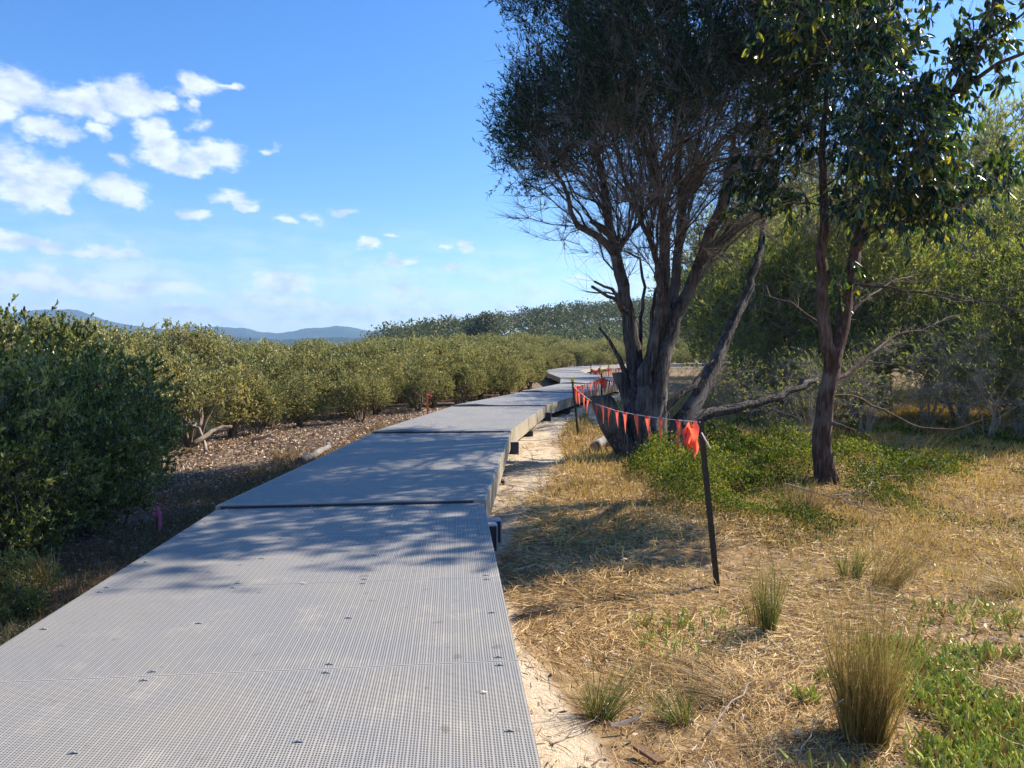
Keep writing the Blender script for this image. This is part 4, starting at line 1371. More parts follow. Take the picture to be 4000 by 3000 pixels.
# ---- thicket trees on the right
TH = [bush_tree(301, 6.0, 2.9, 470, 9, 15, (.08, .17), (.016, .030), .10, 5, 'thicket_leaf', 'twig_bark', (.9, .2, .35), (.5, .5, .6), 'lance', (.25, .6), 2600, -.4, .007),
      bush_tree(302, 6.0, 2.7, 440, 9, 15, (.08, .17), (.016, .030), .14, 4, 'thicket_leaf', 'twig_bark', (.9, .25, .35), (.5, .5, .6), 'lance', (.25, .6), 2600, -.3, .007),
      bush_tree(303, 3.0, 2.2, 150, 4, 6, (.06, .12), (.008, .016), .10, 6, 'thicket_leaf', 'dead_twig', (.9, .2, .5), (.8, .2, .6), 'lance', (.2, .5), 3600, -.6, .0035, rs=.35)]
spots = [(7.9, 22.0, 0, 1.12, 'dark fine-leaved thicket tree seen between the tea tree and the gum'),
         (11.0, 21.5, 1, 1.08, 'fine-leaved thicket tree behind the gum trunk'),
         (13.6, 19.5, 0, .98, 'feathery green tree right of the gum, mid-height against its branches'),
         (20.5, 31.0, 1, 1.95, 'tallest feathery tree, at the top right against the sky'),
         (12.2, 26.0, 0, 1.05, 'feathery tree in the second rank of the thicket'),
         (8.6, 26.5, 1, 1.2, 'shadowed tree behind the many-stemmed trunk'),
         (12.6, 31.0, 0, 1.5, 'dark tree at the back of the thicket, behind the leaning trunk'),
         (11.6, 15.6, 1, .68, 'green feathery bush at the right frame edge'),
         (16.5, 36.0, 1, 1.6, 'tall tree at the back, right behind the gum crown'),
         (15.0, 50.0, 0, 1.4, 'tall olive tree far behind the tea tree'),
         (10.6, 15.4, 0, .46, 'low feathery bush drooping to the straw at the right edge'),
         (12.6, 17.0, 1, .62, 'mid-sized feathery bush at the right edge, behind the low one'),
         (9.0, 19.4, 1, .52, 'low feathery bush between the dead shrubs, right of the gum'),
         (11.3, 18.6, 0, .60, 'rounded feathery bush behind the dead shrubs'),
         (6.6, 20.5, 1, .42, 'low dark feathery bush between tea tree and gum'),
         (14.0, 42.0, 1, 1.5, 'dark tree far behind the leaning trunk')]
for x, y, v, s, lab in spots:
    make_tree('thicket_tree', TH[v], (x, y, float(ground_z(x, y))), rng.uniform(0, 6.28), s, lab, 'tree', 'fine-leaved trees of the thicket behind the gum')
spots = [(5.9, 14.6, .62, 'leafless twiggy shrub between the tea tree and the gum'), (7.4, 15.5, .72, 'bare pale shrub right behind the gum trunk'), (9.2, 14.2, .75, 'half-dead twiggy shrub right of the gum'),
         (9.9, 17.6, .9, 'sparse shrub with grey branches before the feathery trees'), (4.7, 17.5, .65, 'grey twiggy shrub behind the leaning trunk'), (12.6, 17.2, .9, 'brown twiggy shrub at the right edge'),
         (6.9, 18.6, .7, 'low tangle of dead branches on the straw ground')]
for x, y, s, lab in spots:
    make_tree('twiggy_shrub', TH[2], (x, y, float(ground_z(x, y))), rng.uniform(0, 6.28), s, lab, 'shrub', 'dead twiggy shrubs behind the gum')


# ---- forest on the hill
def forest():
    g = np.random.default_rng(77)
    Vs = []; Qs = []; Rs = []; n = 0
    tv = MB()
    def crown(c, rx, rz, m, size, tone):
        nonlocal n
        p = nrm(g.normal(size=(m, 3))) * (g.uniform(.25, 1, (m, 1)) ** .5)
        p = p * (1 + 0.25 * lobe_noise(p, int(g.integers(1e6)), 2.5, 1)[:, None])
        p = p * [rx, rx, rz] + c
        ax = nrm(g.normal(size=(m, 3)) + [0, 0, .3]); nr = nrm(g.normal(size=(m, 3)))
        V, Q, k = leaf_geo(p, ax, nr, g.uniform(.7, 1.3, m) * size, g.uniform(.5, .9, m) * size)
        Vs.append(V); Qs.append(Q + n); Rs.append(np.repeat(np.clip(tone + g.normal(size=m) * .15, 0, 1), k)); n += len(V)
    for i in range(1350):
        a = g.uniform(-.20, .42) if i < 1150 else g.uniform(-.17, .0); y = 140 + 260 * g.uniform(0, 1) ** .8
        x = a * y; z = float(ground_z(x, y))
        if z < -.3 and a < -.14: continue
        if abs(a + .037) < .035 and y < 215: continue
        h = g.uniform(5.5, 11) * (.7 if y < 200 else 1)
        r_ = g.uniform(1.8, 4.4)
        crown(np.array([x, y, z + h * .68]), r_, h * .34, 74, .82 if y > 200 else .6, g.uniform(.1, .9))
    me = mesh_from('forest', np.concatenate(Vs), np.concatenate(Qs), rnd=np.concatenate(Rs))
    tag(obj('forest', me, 'forest_leaf'), 'grey-green gum forest covering the hillside behind the mangroves', None, None, 'stuff')
    # skyline trees one can tell apart
    def sky_mesh(seed, rx, h, m, size, umb):
        gg = np.random.default_rng(seed)
        V_ = []; Q_ = []; R_ = []; nn = 0
        tm = MB()
        tm.tube([(0, 0, -1), (.1, 0, h * .35), (-.1, .1, h * .7)], [.22, .17, .10], 6)
        for b in range(umb):
            th = gg.uniform(0, 6.28); rr = rx * gg.uniform(.2, .85)
            c = np.array([math.cos(th) * rr, math.sin(th) * rr, h * gg.uniform(.55, .95)])
            tm.tube([(0, 0, h * .4), c * [.5, .5, .8], c], [.12, .08, .04], 4)
            mm = m // umb
            p = nrm(gg.normal(size=(mm, 3))) * gg.uniform(.2, 1, (mm, 1)) ** .5 * [rx * .42, rx * .42, h * .13] + c
            V, Q, k = leaf_geo(p, nrm(gg.normal(size=(mm, 3))), nrm(gg.normal(size=(mm, 3))), gg.uniform(.6, 1.2, mm) * size, gg.uniform(.4, .8, mm) * size)
            V_.append(V); Q_.append(Q + nn); R_.append(np.repeat(np.clip(.45 + gg.normal(size=mm) * .2, 0, 1), k)); nn += len(V)
        f = mesh_from('crown', np.concatenate(V_), np.concatenate(Q_), rnd=np.concatenate(R_)); f.materials.append(MATS['forest_leaf'])
        t_ = tm.mesh('trunk'); t_.materials.append(MATS['forest_trunk'])
        return t_, f
    SK = [sky_mesh(1, 3.2, 11, 700, .55, 6), sky_mesh(2, 2.6, 12, 620, .55, 5), sky_mesh(3, 3.6, 10, 800, .55, 8)]
    labs = {1: 'spreading gum standing proud of the wooded ridge'}
    for px, top, d in [(1560, 1285, 300), (1620, 1272, 310), (1680, 1262, 300), (1730, 1262, 320), (1780, 1248, 330), (1995, 1232, 320), (2040, 1238, 330), (2095, 1212, 320), (2160, 1226, 340), (2175, 1192, 345), (2245, 1183, 350), (2265, 1196, 350), (2310, 1192, 350), (2370, 1186, 360), (2420, 1182, 360), (2480, 1178, 360), (2550, 1168, 360), (2620, 1160, 360)]:
        p = P(px, top, d); k = int(g.integers(0, 3))
        r_ = empty('ridge_tree', (p[0], p[1], p[2] - [11, 12, 10][k]), g.uniform(0, 6))
        tag(r_, 'gum tree on the wooded ridge with %s' % ('open wind-shaped crown standing clear against the sky' if px in (2095, 2175, 2245) else 'flat spreading crown at the skyline'), 'tree', 'skyline trees of the ridge standing clear' if px in (2095, 2175, 2245) else 'skyline trees of the ridge')
        obj('trunk', SK[k][0], None, r_); obj('crown', SK[k][1], None, r_)
    # the big domed tree
    p = P(1893, 1203, 170)
    r_ = empty('dome_tree', (p[0], p[1], -1.0))
    tag(r_, 'large domed grey-green tree rising above the mangroves, left on the ridge', 'tree')
    Vs.clear(); Qs.clear(); Rs.clear(); n = 0
    H_ = p[2] + 1.0
    for k in range(46):
        th = g.uniform(0, 6.28); rr = g.uniform(0, 3.9); zz = H_ - 1.7 - (rr / 3.9) ** 2 * 3.2 - g.uniform(0, 4.2)
        crown(np.array([math.cos(th) * rr, math.sin(th) * rr, zz]), 1.6, 1.3, 120, .42, g.uniform(.3, .75))
    obj('crown', mesh_from('crown', np.concatenate(Vs), np.concatenate(Qs), rnd=np.concatenate(Rs)), 'forest_leaf', r_)
    tm = MB()
    tm.tube([(0, 0, -1), (.1, 0, H_ * .4), (0, .1, H_ * .7)], [.4, .3, .15], 8)
    for k in range(6):
        th = k * 1.05; tm.tube([(0, 0, H_ * .3), (math.cos(th) * 1.3, math.sin(th) * 1.3, H_ * .55), (math.cos(th) * 2.4, math.sin(th) * 2.4, H_ * .75)], [.2, .12, .06], 5)
    tm.build('trunk', 'forest_trunk', r_)


forest()


# ------------------------------------------------------------------ pickets, bunting, stakes
def picket_mesh(h):
    m = MB()
    w, t = 0.023, 0.0035
    # two flanges face the path, one stands back; the front flange is punched with holes
    hol = [z for z in np.arange(0.12, h - 0.05, 0.075)]
    m.box(-w, -0.0130, -t, t, -0.3, h); m.box(-0.005, w, -t, t, -0.3, h)
    z = -0.3
    for hz in hol + [None]:
        z1 = (hz - 0.005) if hz is not None else h
        m.box(-0.0135, -0.0045, -t * .98, t * .98, z, z1)
        z = (hz + 0.005) if hz is not None else h
    m.box(-t, t, t, 0.034, -0.3, h)
    me = m.mesh('post'); me.materials.append(MATS['picket_black'])
    return me


PM = picket_mesh(1.30)
capm = MB()
capm.box(-.034, .034, -.030, .036, -.004, .085, .008)
capm.box(-.037, .037, -.033, .039, -.010, .010, .003)
CAPM = capm.mesh('cap'); CAPM.materials.append(MATS['cap_yellow'])


def picket(loc, lean_x, lean_y, rz, cap, label, hs=1.0, group='black star pickets'):
    r = empty('star_picket', loc, 0)
    r.rotation_euler = (lean_y, lean_x, rz)
    tag(r, label, 'post', group)
    p = obj('post', PM, None, r); p.scale = (1, 1, hs)
    if cap:
        obj('cap', CAPM, None, r, (0, 0, 1.30 * hs - 0.06))
    return r


def picket_img(bpx, bpy, tpx, tpy, z0, cap, label, rz=0.0):
    b = G(bpx, bpy, z0)
    t = P(tpx, tpy, b[1])
    v = t - b
    h = np.linalg.norm(v)
    return picket(b, math.atan2(v[0], v[2]), 0.0, rz, cap, label, h / 1.30), b, t


pa, ba, ta = picket_img(2800, 2280, 2735, 1636, float(-0.42), False, 'nearest bare black star picket leaning left, bunched orange flag at its top')
pb, bb, tb = picket_img(2258, 1702, 2235, 1478, -0.42, True, 'yellow-capped black star picket on dry grass between boardwalk and tea tree')
def picket_far(px, top, d, z0, cap, label, lean=0.0):
    t = P(px, top, d)
    b = np.array([t[0] - lean, d, z0])
    v = t - b
    return picket(b, math.atan2(v[0], v[2]), 0, 0.1, cap, label, np.linalg.norm(v) / 1.30), b, t
pc, bc, tc_ = picket_far(2350, 1449, 21, -0.42, True, 'yellow-capped star picket seen over the cut limb, flag bunched on it')
pd, bd, td = picket_far(2517, 1424, 30, -0.42, True, 'yellow-capped star picket framed between the tea tree stems')
pe, be_, te = picket_far(2308, 1428, 45, -0.62, False, 'far uncapped picket at the inside of the boardwalk bend, leftmost there')
pf, bf, tf = picket_far(2344, 1427, 45.5, -0.62, False, 'far uncapped picket in the bend with bunched flags on it')
pg, bg_, tg_ = picket_far(2378, 1427, 46, -0.62, True, 'far small yellow-capped picket at the inside of the boardwalk bend')
ph, bh, th_ = picket_far(2456, 1430, 44, -0.62, False, 'far picket hidden behind the left tea tree stem')


def pennant(seed, L=0.27, W=0.066):
    g = np.random.default_rng(seed)
    nu, nv = 4, 7
    V = []; Q = []
    tw = g.uniform(-1.1, 1.1); fold = g.uniform(.3, 1.0); lean = g.uniform(-.12, .12)
    for j in range(nv):
        f = j / (nv - 1)
        w = W * (1 - f) * (1 - .25 * fold)
        for i in range(nu):
            u = (i / (nu - 1) - .5)
            a = tw * f * .8
            x = u * w; y = math.sin((u + .5) * math.pi * (1 + fold)) * .022 * (1 - f * .7) * fold
            V.append((x * math.cos(a) - y * math.sin(a) + lean * f * L, x * math.sin(a) + y * math.cos(a) + .02 * math.sin(f * 3 + seed) * f, -f * L))
    for j in range(nv - 1):
        for i in range(nu - 1):
            a = j * nu + i
            Q.append((a, a + 1, a + nu + 1, a + nu))
    # sleeve folded over the rope
    n = len(V)
    V += [(-W * .42, -.006, .006), (W * .42, -.006, .006), (W * .42, .006, .006), (-W * .42, .006, .006), (-W * .42, .007, -.022), (W * .42, .007, -.022), (-W * .42, -.007, -.006), (W * .42, -.007, -.006)]
    Q += [(n, n + 1, n + 2, n + 3), (n + 3, n + 2, n + 5, n + 4), (n + 6, n + 7, n + 1, n)]
    me = mesh_from('flag', V, Q, smooth=True); me.materials.append(MATS['flag_orange'])
    return me


PEN = [pennant(i) for i in range(7)]


def bunch(root, p, s=1.0, seed=0):
    g = np.random.default_rng(seed)
    m = MB()
    n = 9
    for k in range(4):
        V = []; Q = []
        a = g.uniform(0, 6.28)
        for j in range(n):
            f = j / (n - 1)
            w = (.055 + .05 * math.sin(f * 3.0)) * (1 - f * .85) * s
            c = np.array([-.03 * f - .05 * math.sin(f * 2.2 + k), -.03 + .03 * math.sin(f * 5 + a), -f * (.20 + .06 * k) * s]) + [0, 0, .01 * k]
            for u in (-1, -.3, .3, 1):
                V.append(c + np.array([u * w * math.cos(a + f * 2), u * w * math.sin(a + f * 2) * .6, .03 * s * math.sin(u * 4 + f * 6 + k)]))
        for j in range(n - 1):
            for i in range(3):
                q = j * 4 + i
                Q.append((q, q + 1, q + 5, q + 4))
        m.add(np.array(V) + p, Q)
    m.build('bunched_flag', 'flag_orange', root, True)


def bunting(pts, flags, label, sag=0.0, seed=0, bunch_at=None, fl_scale=1.0, tail=None, rr=.0045):
    pts = [np.array(p, float) for p in pts]
    root = tag(empty('bunting', pts[0]), label, 'bunting', 'orange pennant bunting strung between the pickets')
    o = pts[0]
    P_ = [p - o for p in pts]
    line = []
    for a, b in zip(P_[:-1], P_[1:]):
        for f in np.linspace(0, 1, 14):
            q = a + (b - a) * f
            q = q + [0, 0, -4 * sag * f * (1 - f)]
            line.append(q)
    line = np.array(line)
    m = MB(); m.tube(line, rr, 5)
    if tail is not None:
        m.tube(np.array(tail) - o, rr * 1.2, 5)
    m.build('rope', 'rope_white', root)
    seg_ = np.linalg.norm(np.diff(line, axis=0), axis=1); cu = np.concatenate([[0], np.cumsum(seg_)])
    g = np.random.default_rng(seed)
    for f in flags:
        s_ = f * cu[-1]
        q = np.array([np.interp(s_, cu, line[:, i]) for i in range(3)])
        i = min(np.searchsorted(cu, s_) - 1, len(line) - 2)
        d = line[i + 1] - line[i]
        fl = obj('flag', PEN[int(g.integers(0, 7))], None, root, q, (0, 0, math.atan2(d[1], d[0]) + g.normal() * .5))
        # pennants turn on the rope: most face the path
        if g.uniform() < .75: fl.rotation_euler[2] = g.normal() * .45 + (0 if g.uniform() < .5 else math.pi)
        fl.scale = (fl_scale, fl_scale, fl_scale * g.uniform(.92, 1.08))
    if bunch_at is not None:
        bunch(root, np.array(bunch_at) - o, .72 * fl_scale, seed)
    return root


def at_img(px, py, d): return P(px, py, d)


ra = P(2737, 1648, ba[1] - .045)
rb = P(2238, 1507, bb[1] - .045)
mid = []
for px, py, d in ((2735, 1649, ba[1] - .04), (2647, 1641, 6.55), (2585, 1634, 7.25), (2529, 1627, 7.95), (2482, 1619, 8.7), (2439, 1611, 9.5), (2403, 1603, 10.3), (2370, 1592, 11.1), (2340, 1582, 11.95), (2318, 1573, 12.7), (2300, 1560, 13.5), (2280, 1545, 14.3), (2258, 1527, 15.2), (2240, 1508, bb[1] - .05)):
    mid.append(P(px, py, d))
bunting(mid, [0.075, .148, .215, .285, .36, .43, .495, .57, .635, .69, .76, .83, .90, .96], 'near bunting line running from the bare picket past the tea tree stump', 0.0, 3,
        P(2708, 1662, ba[1] - .06), 1.0, [P(2740, 1690, ba[1] - .05), P(2752, 1712, ba[1] - .07), P(2775, 1752, ba[1] - .09)])
bunting([P(2238, 1507, bb[1]), P(2290, 1497, bb[1] + 2.5), P(2350, 1472, 21)], [.06, .14, .22, .32, .42, .53, .64, .74, .84, .92], 'bunting line between the two yellow-capped pickets before the boardwalk', 0.03, 5, P(2358, 1478, 20.9), 1.4)
bunting([P(2352, 1472, 21), P(2400, 1487, 24), P(2450, 1480, 27), P(2516, 1438, 30)], list(np.linspace(.05, .97, 15)), 'bunting line disappearing behind the cut limb and the stems', 0.05, 6, P(2508, 1445, 29.9), 1.5)
bunting([P(2308, 1438, 45), P(2326, 1449, 45.2), P(2344, 1438, 45.5)], list(np.linspace(.05, .95, 7)), 'far bunting loop at the left inside of the boardwalk bend', 0.02, 7, P(2344, 1438, 45.4), 1.8, rr=.010)
bunting([P(2309, 1441, 45), P(2330, 1453, 45.2), P(2378, 1438, 46)], list(np.linspace(.05, .95, 8)), 'far bunting hanging lowest in the boardwalk bend', 0.02, 8, None, 1.8, rr=.010)
bunting([P(2378, 1438, 46), P(2420, 1441, 45), P(2456, 1432, 44)], list(np.linspace(.1, .95, 8)), 'far bunting between the bend and the tea tree stem', 0.02, 9, None, 1.8, rr=.010)

# small sign behind the stems
sb = P(2518, 1412, 34)
sr = tag(empty('small_sign', (sb[0], sb[1], float(ground_z(sb[0], sb[1])))), 'small low brown and white sign board glimpsed between the tea tree stems', 'sign')
hh = sb[2] - sr.location[2]
MB().box(-.24, .24, -.015, .015, hh - .12, hh + .03, .004).build('board', 'sign_white', sr)
MB().box(-.24, .24, -.015, .015, hh + .035, hh + .10, .004).build('header_board', 'sign_brown', sr)
MB().box(-.03, .03, .018, .05, -.2, hh + .08, .004).build('post', 'picket_black', sr)


def stake(px, py, z, h, mat, label, rib, w=.022, d=None):
    b = G(px, py, z) if d is None else np.array([*P(px, py, d)[:2], z])
    r = tag(empty('survey_stake', b, .3), label, 'stake', 'survey stakes on the left bank')
    m = MB()
    m.box(-w, w, -w * .8, w * .8, -.2, h, .003)
    m.build('stake', mat, r)
    k = MB()
    # ribbon knotted round the head, one tail up and one hanging down
    k.box(-w * 1.25, w * 1.25, -w * 1.1, w * 1.1, h - .06, h - .02, .004)
    for (pts) in rib:
        pts = np.array(pts); n = len(pts)
        V = np.concatenate([pts + [-.017, 0, 0], pts + [.017, .002, 0]])
        k.add(V, [(i, n + i, n + i + 1, i + 1) for i in range(n - 1)])
    k.build('ribbon', 'ribbon_pink', r, True)


stake(622, 2092, -.50, .27, 'stake_brown', 'short brown stake with a long pink ribbon, beside the near left edge', [[(.012, -.03, .26), (.016, -.034, .17), (.013, -.036, .09), (.016, -.036, .0)], [(0, -.02, .25), (.006, -.025, .29), (-.002, -.025, .31)], [(-.014, -.02, .25), (-.036, -.026, .255), (-.038, -.026, .225)]])
stake(1670, 1600, -.52, .76, 'stake_orange', 'tall orange-painted stake with a pink ribbon beyond the boardwalk left edge', [[(.02, -.03, .76), (.07, -.03, .75), (.14, -.03, .69)], [(.02, -.03, .74), (.08, -.04, .72), (.12, -.03, .67)]], .026, d=20.5)

# ------------------------------------------------------------------ loose wood
def log(name, p, q, r0, r1, mat, label, cat='log', face=None, rough=.16, group=None, bend=0.03, sides=14):
    p = np.array(p, float); q = np.array(q, float)
    root = tag(empty(name, p), label, cat, group)
    n = 9
    f = np.linspace(0, 1, n)[:, None]
    L = np.linalg.norm(q - p)
    pts = (q - p) * f + np.array([0, 0, 1]) * np.sin(f * math.pi) * bend * L + rng.normal(size=(n, 3)) * L * .018
    m = MB(); m.tube(pts, np.linspace(r0, r1, n), sides, rough, True)
    m.build('log' if r0 > .03 else 'stem', mat, root)
    return root


b = G(2320, 1765, -.42); e = G(2352, 1738, -.40)
lg = log('cut_log', b + [0, 0, .085], e + [.1, .1, .10], .095, .085, 'grey_wood', 'short sawn log with flaking white bark at the foot of the tea tree')
fm = MB(); d = nrm(b - e); fm.tube([np.zeros(3) + d * .002, d * .006], [.085, .08], 14); fm.build('sawn_face', 'cut_wood', lg)
log('bark_chunk', G(2375, 1745, -.38) + [0, 0, .05], G(2392, 1738, -.30), .05, .03, 'grey_wood', 'small pale bark lump between the log and the tea tree foot', 'wood')
b = G(1180, 1822, -.50); e = G(1290, 1760, -.46)
log('driftwood', b + [0, 0, .06], e + [0, 0, .10], .07, .04, 'grey_wood', 'grey weathered driftwood lying against the boardwalk on the mud bank', 'driftwood')
log('driftwood', G(800, 1770, -.55) + [0, 0, .02], G(730, 1700, -.6) + [0, 0, .12], .035, .02, 'dead_twig', 'pale dead limb sticking out of the mangroves over the mud bank', 'branch', bend=.1)
log('driftwood', P(985, 1722, 16.2), P(1060, 1700, 15.8), .04, .025, 'dead_twig', 'bleached horizontal dead limb at the foot of the mangroves', 'branch', bend=.02)
log('driftwood', P(748, 1738, 14.4), P(905, 1668, 15.4), .05, .03, 'mangrove_bark', 'dark low mangrove limb reaching over the mud bank', 'branch', bend=.08)
wo = tag(empty('wood_offcut', G(2530, 2975, -.40) + [0, 0, .035], -.95), 'weathered flat piece of wood in the straw at the bottom edge', 'wood')
MB().add([(-.13, -.022, -.01), (.13, -.028, -.01), (.15, .024, -.01), (-.10, .03, -.01), (-.13, -.022, .012), (.13, -.028, .008), (.15, .024, .010), (-.10, .03, .016)], [(3, 2, 1, 0), (4, 5, 6, 7), (0, 1, 5, 4), (1, 2, 6, 5), (2, 3, 7, 6), (3, 0, 4, 7)]).build('plank', 'stake_brown', wo)
wo.scale = (.6, .7, .7)
# curled strip of pale bark
root = tag(empty('bark_curl', G(2405, 2850, -.39)), 'curled pinkish bark strip lying on the straw in front of the short tussock', 'bark')
n = 10; th = np.linspace(0, 2.1, n)
c = np.stack([-.02 + .10 * np.sin(th) + th * .03, .03 * th, .015 + .05 * (1 - np.cos(th)) * .6], 1)
MB().add(np.concatenate([c, c + [.004, .018, .012]]), [(i, i + 1, n + i + 1, n + i) for i in range(n - 1)]).build('strip', 'dead_twig', root, True)


def branch_thing(name, stems, mat, label, cat='branch', twn=10, seed=0, group=None):
    base = np.array(stems[0][0][0], float)
    root = tag(empty(name, base), label, cat, group)
    g = np.random.default_rng(seed)
    m = MB()
    for pts, w in stems:
        pts = np.array(pts) - base
        q = [pts[0]]
        for i in range(len(pts) - 1):
            for f in (.33, .66, 1):
                q.append(pts[i] + (pts[i + 1] - pts[i]) * f + g.normal(size=3) * .008)
        q = np.array(q)
        m.tube(q, np.linspace(w[0], w[1], len(q)), 6)
        for k in range(twn):
            i = int(g.integers(len(q) // 3, len(q)))
            d = nrm(nrm(q[-1] - q[0]) * .8 + g.normal(size=3) * .5 + [0, 0, .1])
            L = g.uniform(.12, .45)
            m.tube([q[i], q[i] + d * L * .5 + g.normal(size=3) * .015, q[i] + d * L], [w[1] * .9, w[1] * .6, .001], 4)
    m.build('stem', mat, root)


def gp(px, py, up=0.03): return G(px, py, -.42) + [0, 0, up]


branch_thing('fallen_branch', [([gp(3060, 1925, .12), gp(3150, 1945, .10), gp(3240, 1965, .08), gp(3330, 1975, .05), gp(3430, 1985, .05)], (.014, .005)), ([gp(3240, 1965, .08), gp(3330, 1950, .08), gp(3450, 1958, .06)], (.008, .004)), ([gp(3290, 1972, .07), gp(3380, 2000, .04), gp(3440, 2010, .03)], (.007, .003))], 'dead_twig', 'long pale fallen branch lying in front of the gum trunk', seed=1)
branch_thing('fallen_branch', [([gp(3380, 1950, .03), gp(3410, 1925, .14), gp(3460, 1912, .18), gp(3560, 1900, .14)], (.011, .004))], 'dead_twig', 'bent grey twig branch among the green plants right of the gum', twn=4, seed=2)
branch_thing('dead_twig', [([gp(2320, 2150, 0), gp(2300, 2150, .18), gp(2290, 2150, .30)], (.005, .002)), ([gp(2320, 2150, 0), gp(2330, 2150, .16), gp(2330, 2150, .26)], (.004, .002))], 'dead_twig', 'forked upright dead twig in the straw by the shadow edge', twn=5, seed=3)
branch_thing('long_bent_grass', [([gp(3110, 3010, .02), gp(3180, 2940, .16), gp(3270, 2895, .20), gp(3330, 2880, .14)], (.003, .0015))], 'dead_twig', 'single arching pale grass stem left of the big tussock', 'grass', 0, 4)
branch_thing('fallen_branch', [([gp(2760, 2900, .04), gp(2860, 2800, .08), gp(2960, 2720, .10), gp(2995, 2710, .08)], (.005, .002))], 'dead_twig', 'thin pale stick lying diagonally on the straw before the big tussock', twn=2, seed=5)
branch_thing('fallen_branch', [([gp(2150, 2925, .02), gp(2290, 2870, .05), gp(2370, 2800, .05)], (.004, .002))], 'dead_twig', 'thin stick on the pale sand at the boardwalk edge', twn=3, seed=6)
for i, (px, py) in enumerate([(3260, 2450), (2960, 2560), (3520, 2180), (2620, 2170)]):
    L = ['beside the right of the upright rush clump', 'below the upright rush clump', 'behind the arching grass on the right', 'left of the nearest picket foot']
    branch_thing('stick', [([gp(px, py, .03), gp(px + 60, py - 20, .06), gp(px + 130, py - 15, .03)], (.006, .003))], 'dead_twig', 'short pale stick lying in the dry grass ' + L[i], twn=2, seed=20 + i)


# ------------------------------------------------------------------ tussocks
def tussock(name, loc, n, h, spread, lean, mat, label, w=(.0016, .003), r0=.06, seed=0, fan=1.0, curve=.25, cat='grass tussock', group=None, segs=4):
    g = np.random.default_rng(seed)
    root = tag(empty(name, loc), label, cat, group)
    th = g.uniform(0, 6.28, n); rr = np.sqrt(g.uniform(0, 1, n)) * r0
    b = np.stack([np.cos(th) * rr, np.sin(th) * rr, np.full(n, -.03)], 1)
    H_ = g.uniform(h[0], h[1], n) * (1 - .55 * g.uniform(0, 1, n) ** 2.2)
    d = np.stack([np.cos(th), np.sin(th), np.zeros(n)], 1) * (spread * g.uniform(.1, 1, n) ** 1.2)[:, None] * fan + np.array([lean[0], lean[1], 0]) * g.uniform(.4, 1.3, (n, 1)) + g.normal(size=(n, 3)) * .10
    d[:, 2] = 0
    W = g.uniform(w[0], w[1], n)
    kink = g.normal(size=(n, 3)) * [.11, .11, .03] * H_[:, None]
    side = nrm(np.stack([-np.sin(th + 1.2), np.cos(th + 1.2), np.zeros(n)], 1) + g.normal(size=(n, 3)) * .3)
    V = np.empty((n, segs + 1, 2, 3))
    for s_ in range(segs + 1):
        f = s_ / segs
        bend = f + curve * f * f
        hz = H_ * (f - .5 * np.clip(np.linalg.norm(d, axis=1), 0, 1.2) * curve * f * f * 1.6)
        p = b + d * (H_ * bend)[:, None] * 1.0
        p[:, 2] = b[:, 2] + hz
        p = p + kink * f ** 2.2
        wv = side * (W * (1 - f * .75))[:, None]
        V[:, s_, 0] = p - wv; V[:, s_, 1] = p + wv
    q = np.array([[s_ * 2, s_ * 2 + 1, s_ * 2 + 3, s_ * 2 + 2] for s_ in range(segs)])
    Q = (np.arange(n)[:, None, None] * (segs + 1) * 2 + q[None]).reshape(-1, 4)
    rd = np.repeat(g.uniform(0, 1, n), (segs + 1) * 2)
    obj('blades', mesh_from('blades', V.reshape(-1, 3), Q, rnd=rd), mat, root)
    return root


gt = lambda px, py: (lambda p: np.array([p[0], p[1], float(ground_z(p[0], p[1]))]))(G(px, py, -.42))
tussock('tussock', gt(3375, 2860), 850, (.40, .84), .17, (.02, .0), 'rush', 'largest golden-brown tussock, upright and dense, at the lower right', r0=.10, seed=1, curve=.15)
tussock('tussock', gt(3000, 2470), 190, (.35, .62), .12, (-.02, 0), 'green_rush', 'narrow upright green rush clump left of the big tussock', r0=.035, seed=2, curve=.1)
tussock('tussock', gt(2960, 2440), 70, (.35, .60), .16, (-.1, 0), 'rush', 'thin straw-coloured stems just left of the green rush clump', r0=.05, seed=12, curve=.15)
tussock('tussock', gt(2345, 2795), 260, (.20, .42), .75, (.25, .1), 'green_rush', 'low sprawling green tussock near the boardwalk edge', r0=.035, seed=3, curve=.3)
tussock('tussock', gt(3440, 2330), 200, (.35, .62), .4, (.65, -.05), 'rush', 'arching golden grass bent to the right behind the big tussock', r0=.08, seed=4, curve=.35)
tussock('tussock', gt(3320, 2290), 160, (.25, .45), .5, (.1, 0), 'green_rush', 'short greenish tussock behind the big tussock', r0=.06, seed=14, curve=.3)
tussock('tussock', gt(3130, 2010), 700, (.25, .55), .5, (-.05, -.1), 'brown_grass', 'brown dead tussock at the left foot of the gum', r0=.16, seed=5, curve=.4, w=(.002, .004))
tussock('tussock', gt(3560, 1870), 160, (.5, .9), .35, (.65, 0), 'rush', 'arching grass stems leaning right behind the green plants', r0=.06, seed=6, curve=.3, w=(.002, .0035))
tussock('tussock', gt(2660, 2820), 150, (.16, .3), .8, (-.4, .1), 'green_rush', 'small flattened green tussock in the straw centre', r0=.04, seed=7, curve=.3)
tussock('tussock', gt(2780, 2610), 260, (.13, .22), .5, (-1.3, .25), 'brown_grass', 'flattened brown tussock combed to the left, upper one', r0=.08, seed=8, curve=.5)
tussock('tussock', gt(2880, 2720), 300, (.12, .24), .6, (-1.2, .3), 'brown_grass', 'flattened brown tussock combed to the left, lower one', r0=.09, seed=9, curve=.5)
tussock('tussock', gt(2560, 2480), 200, (.12, .2), .5, (-1.2, .15), 'dry_grass', 'flattened pale tussock with a green heart, left of centre', r0=.06, seed=10, curve=.5)
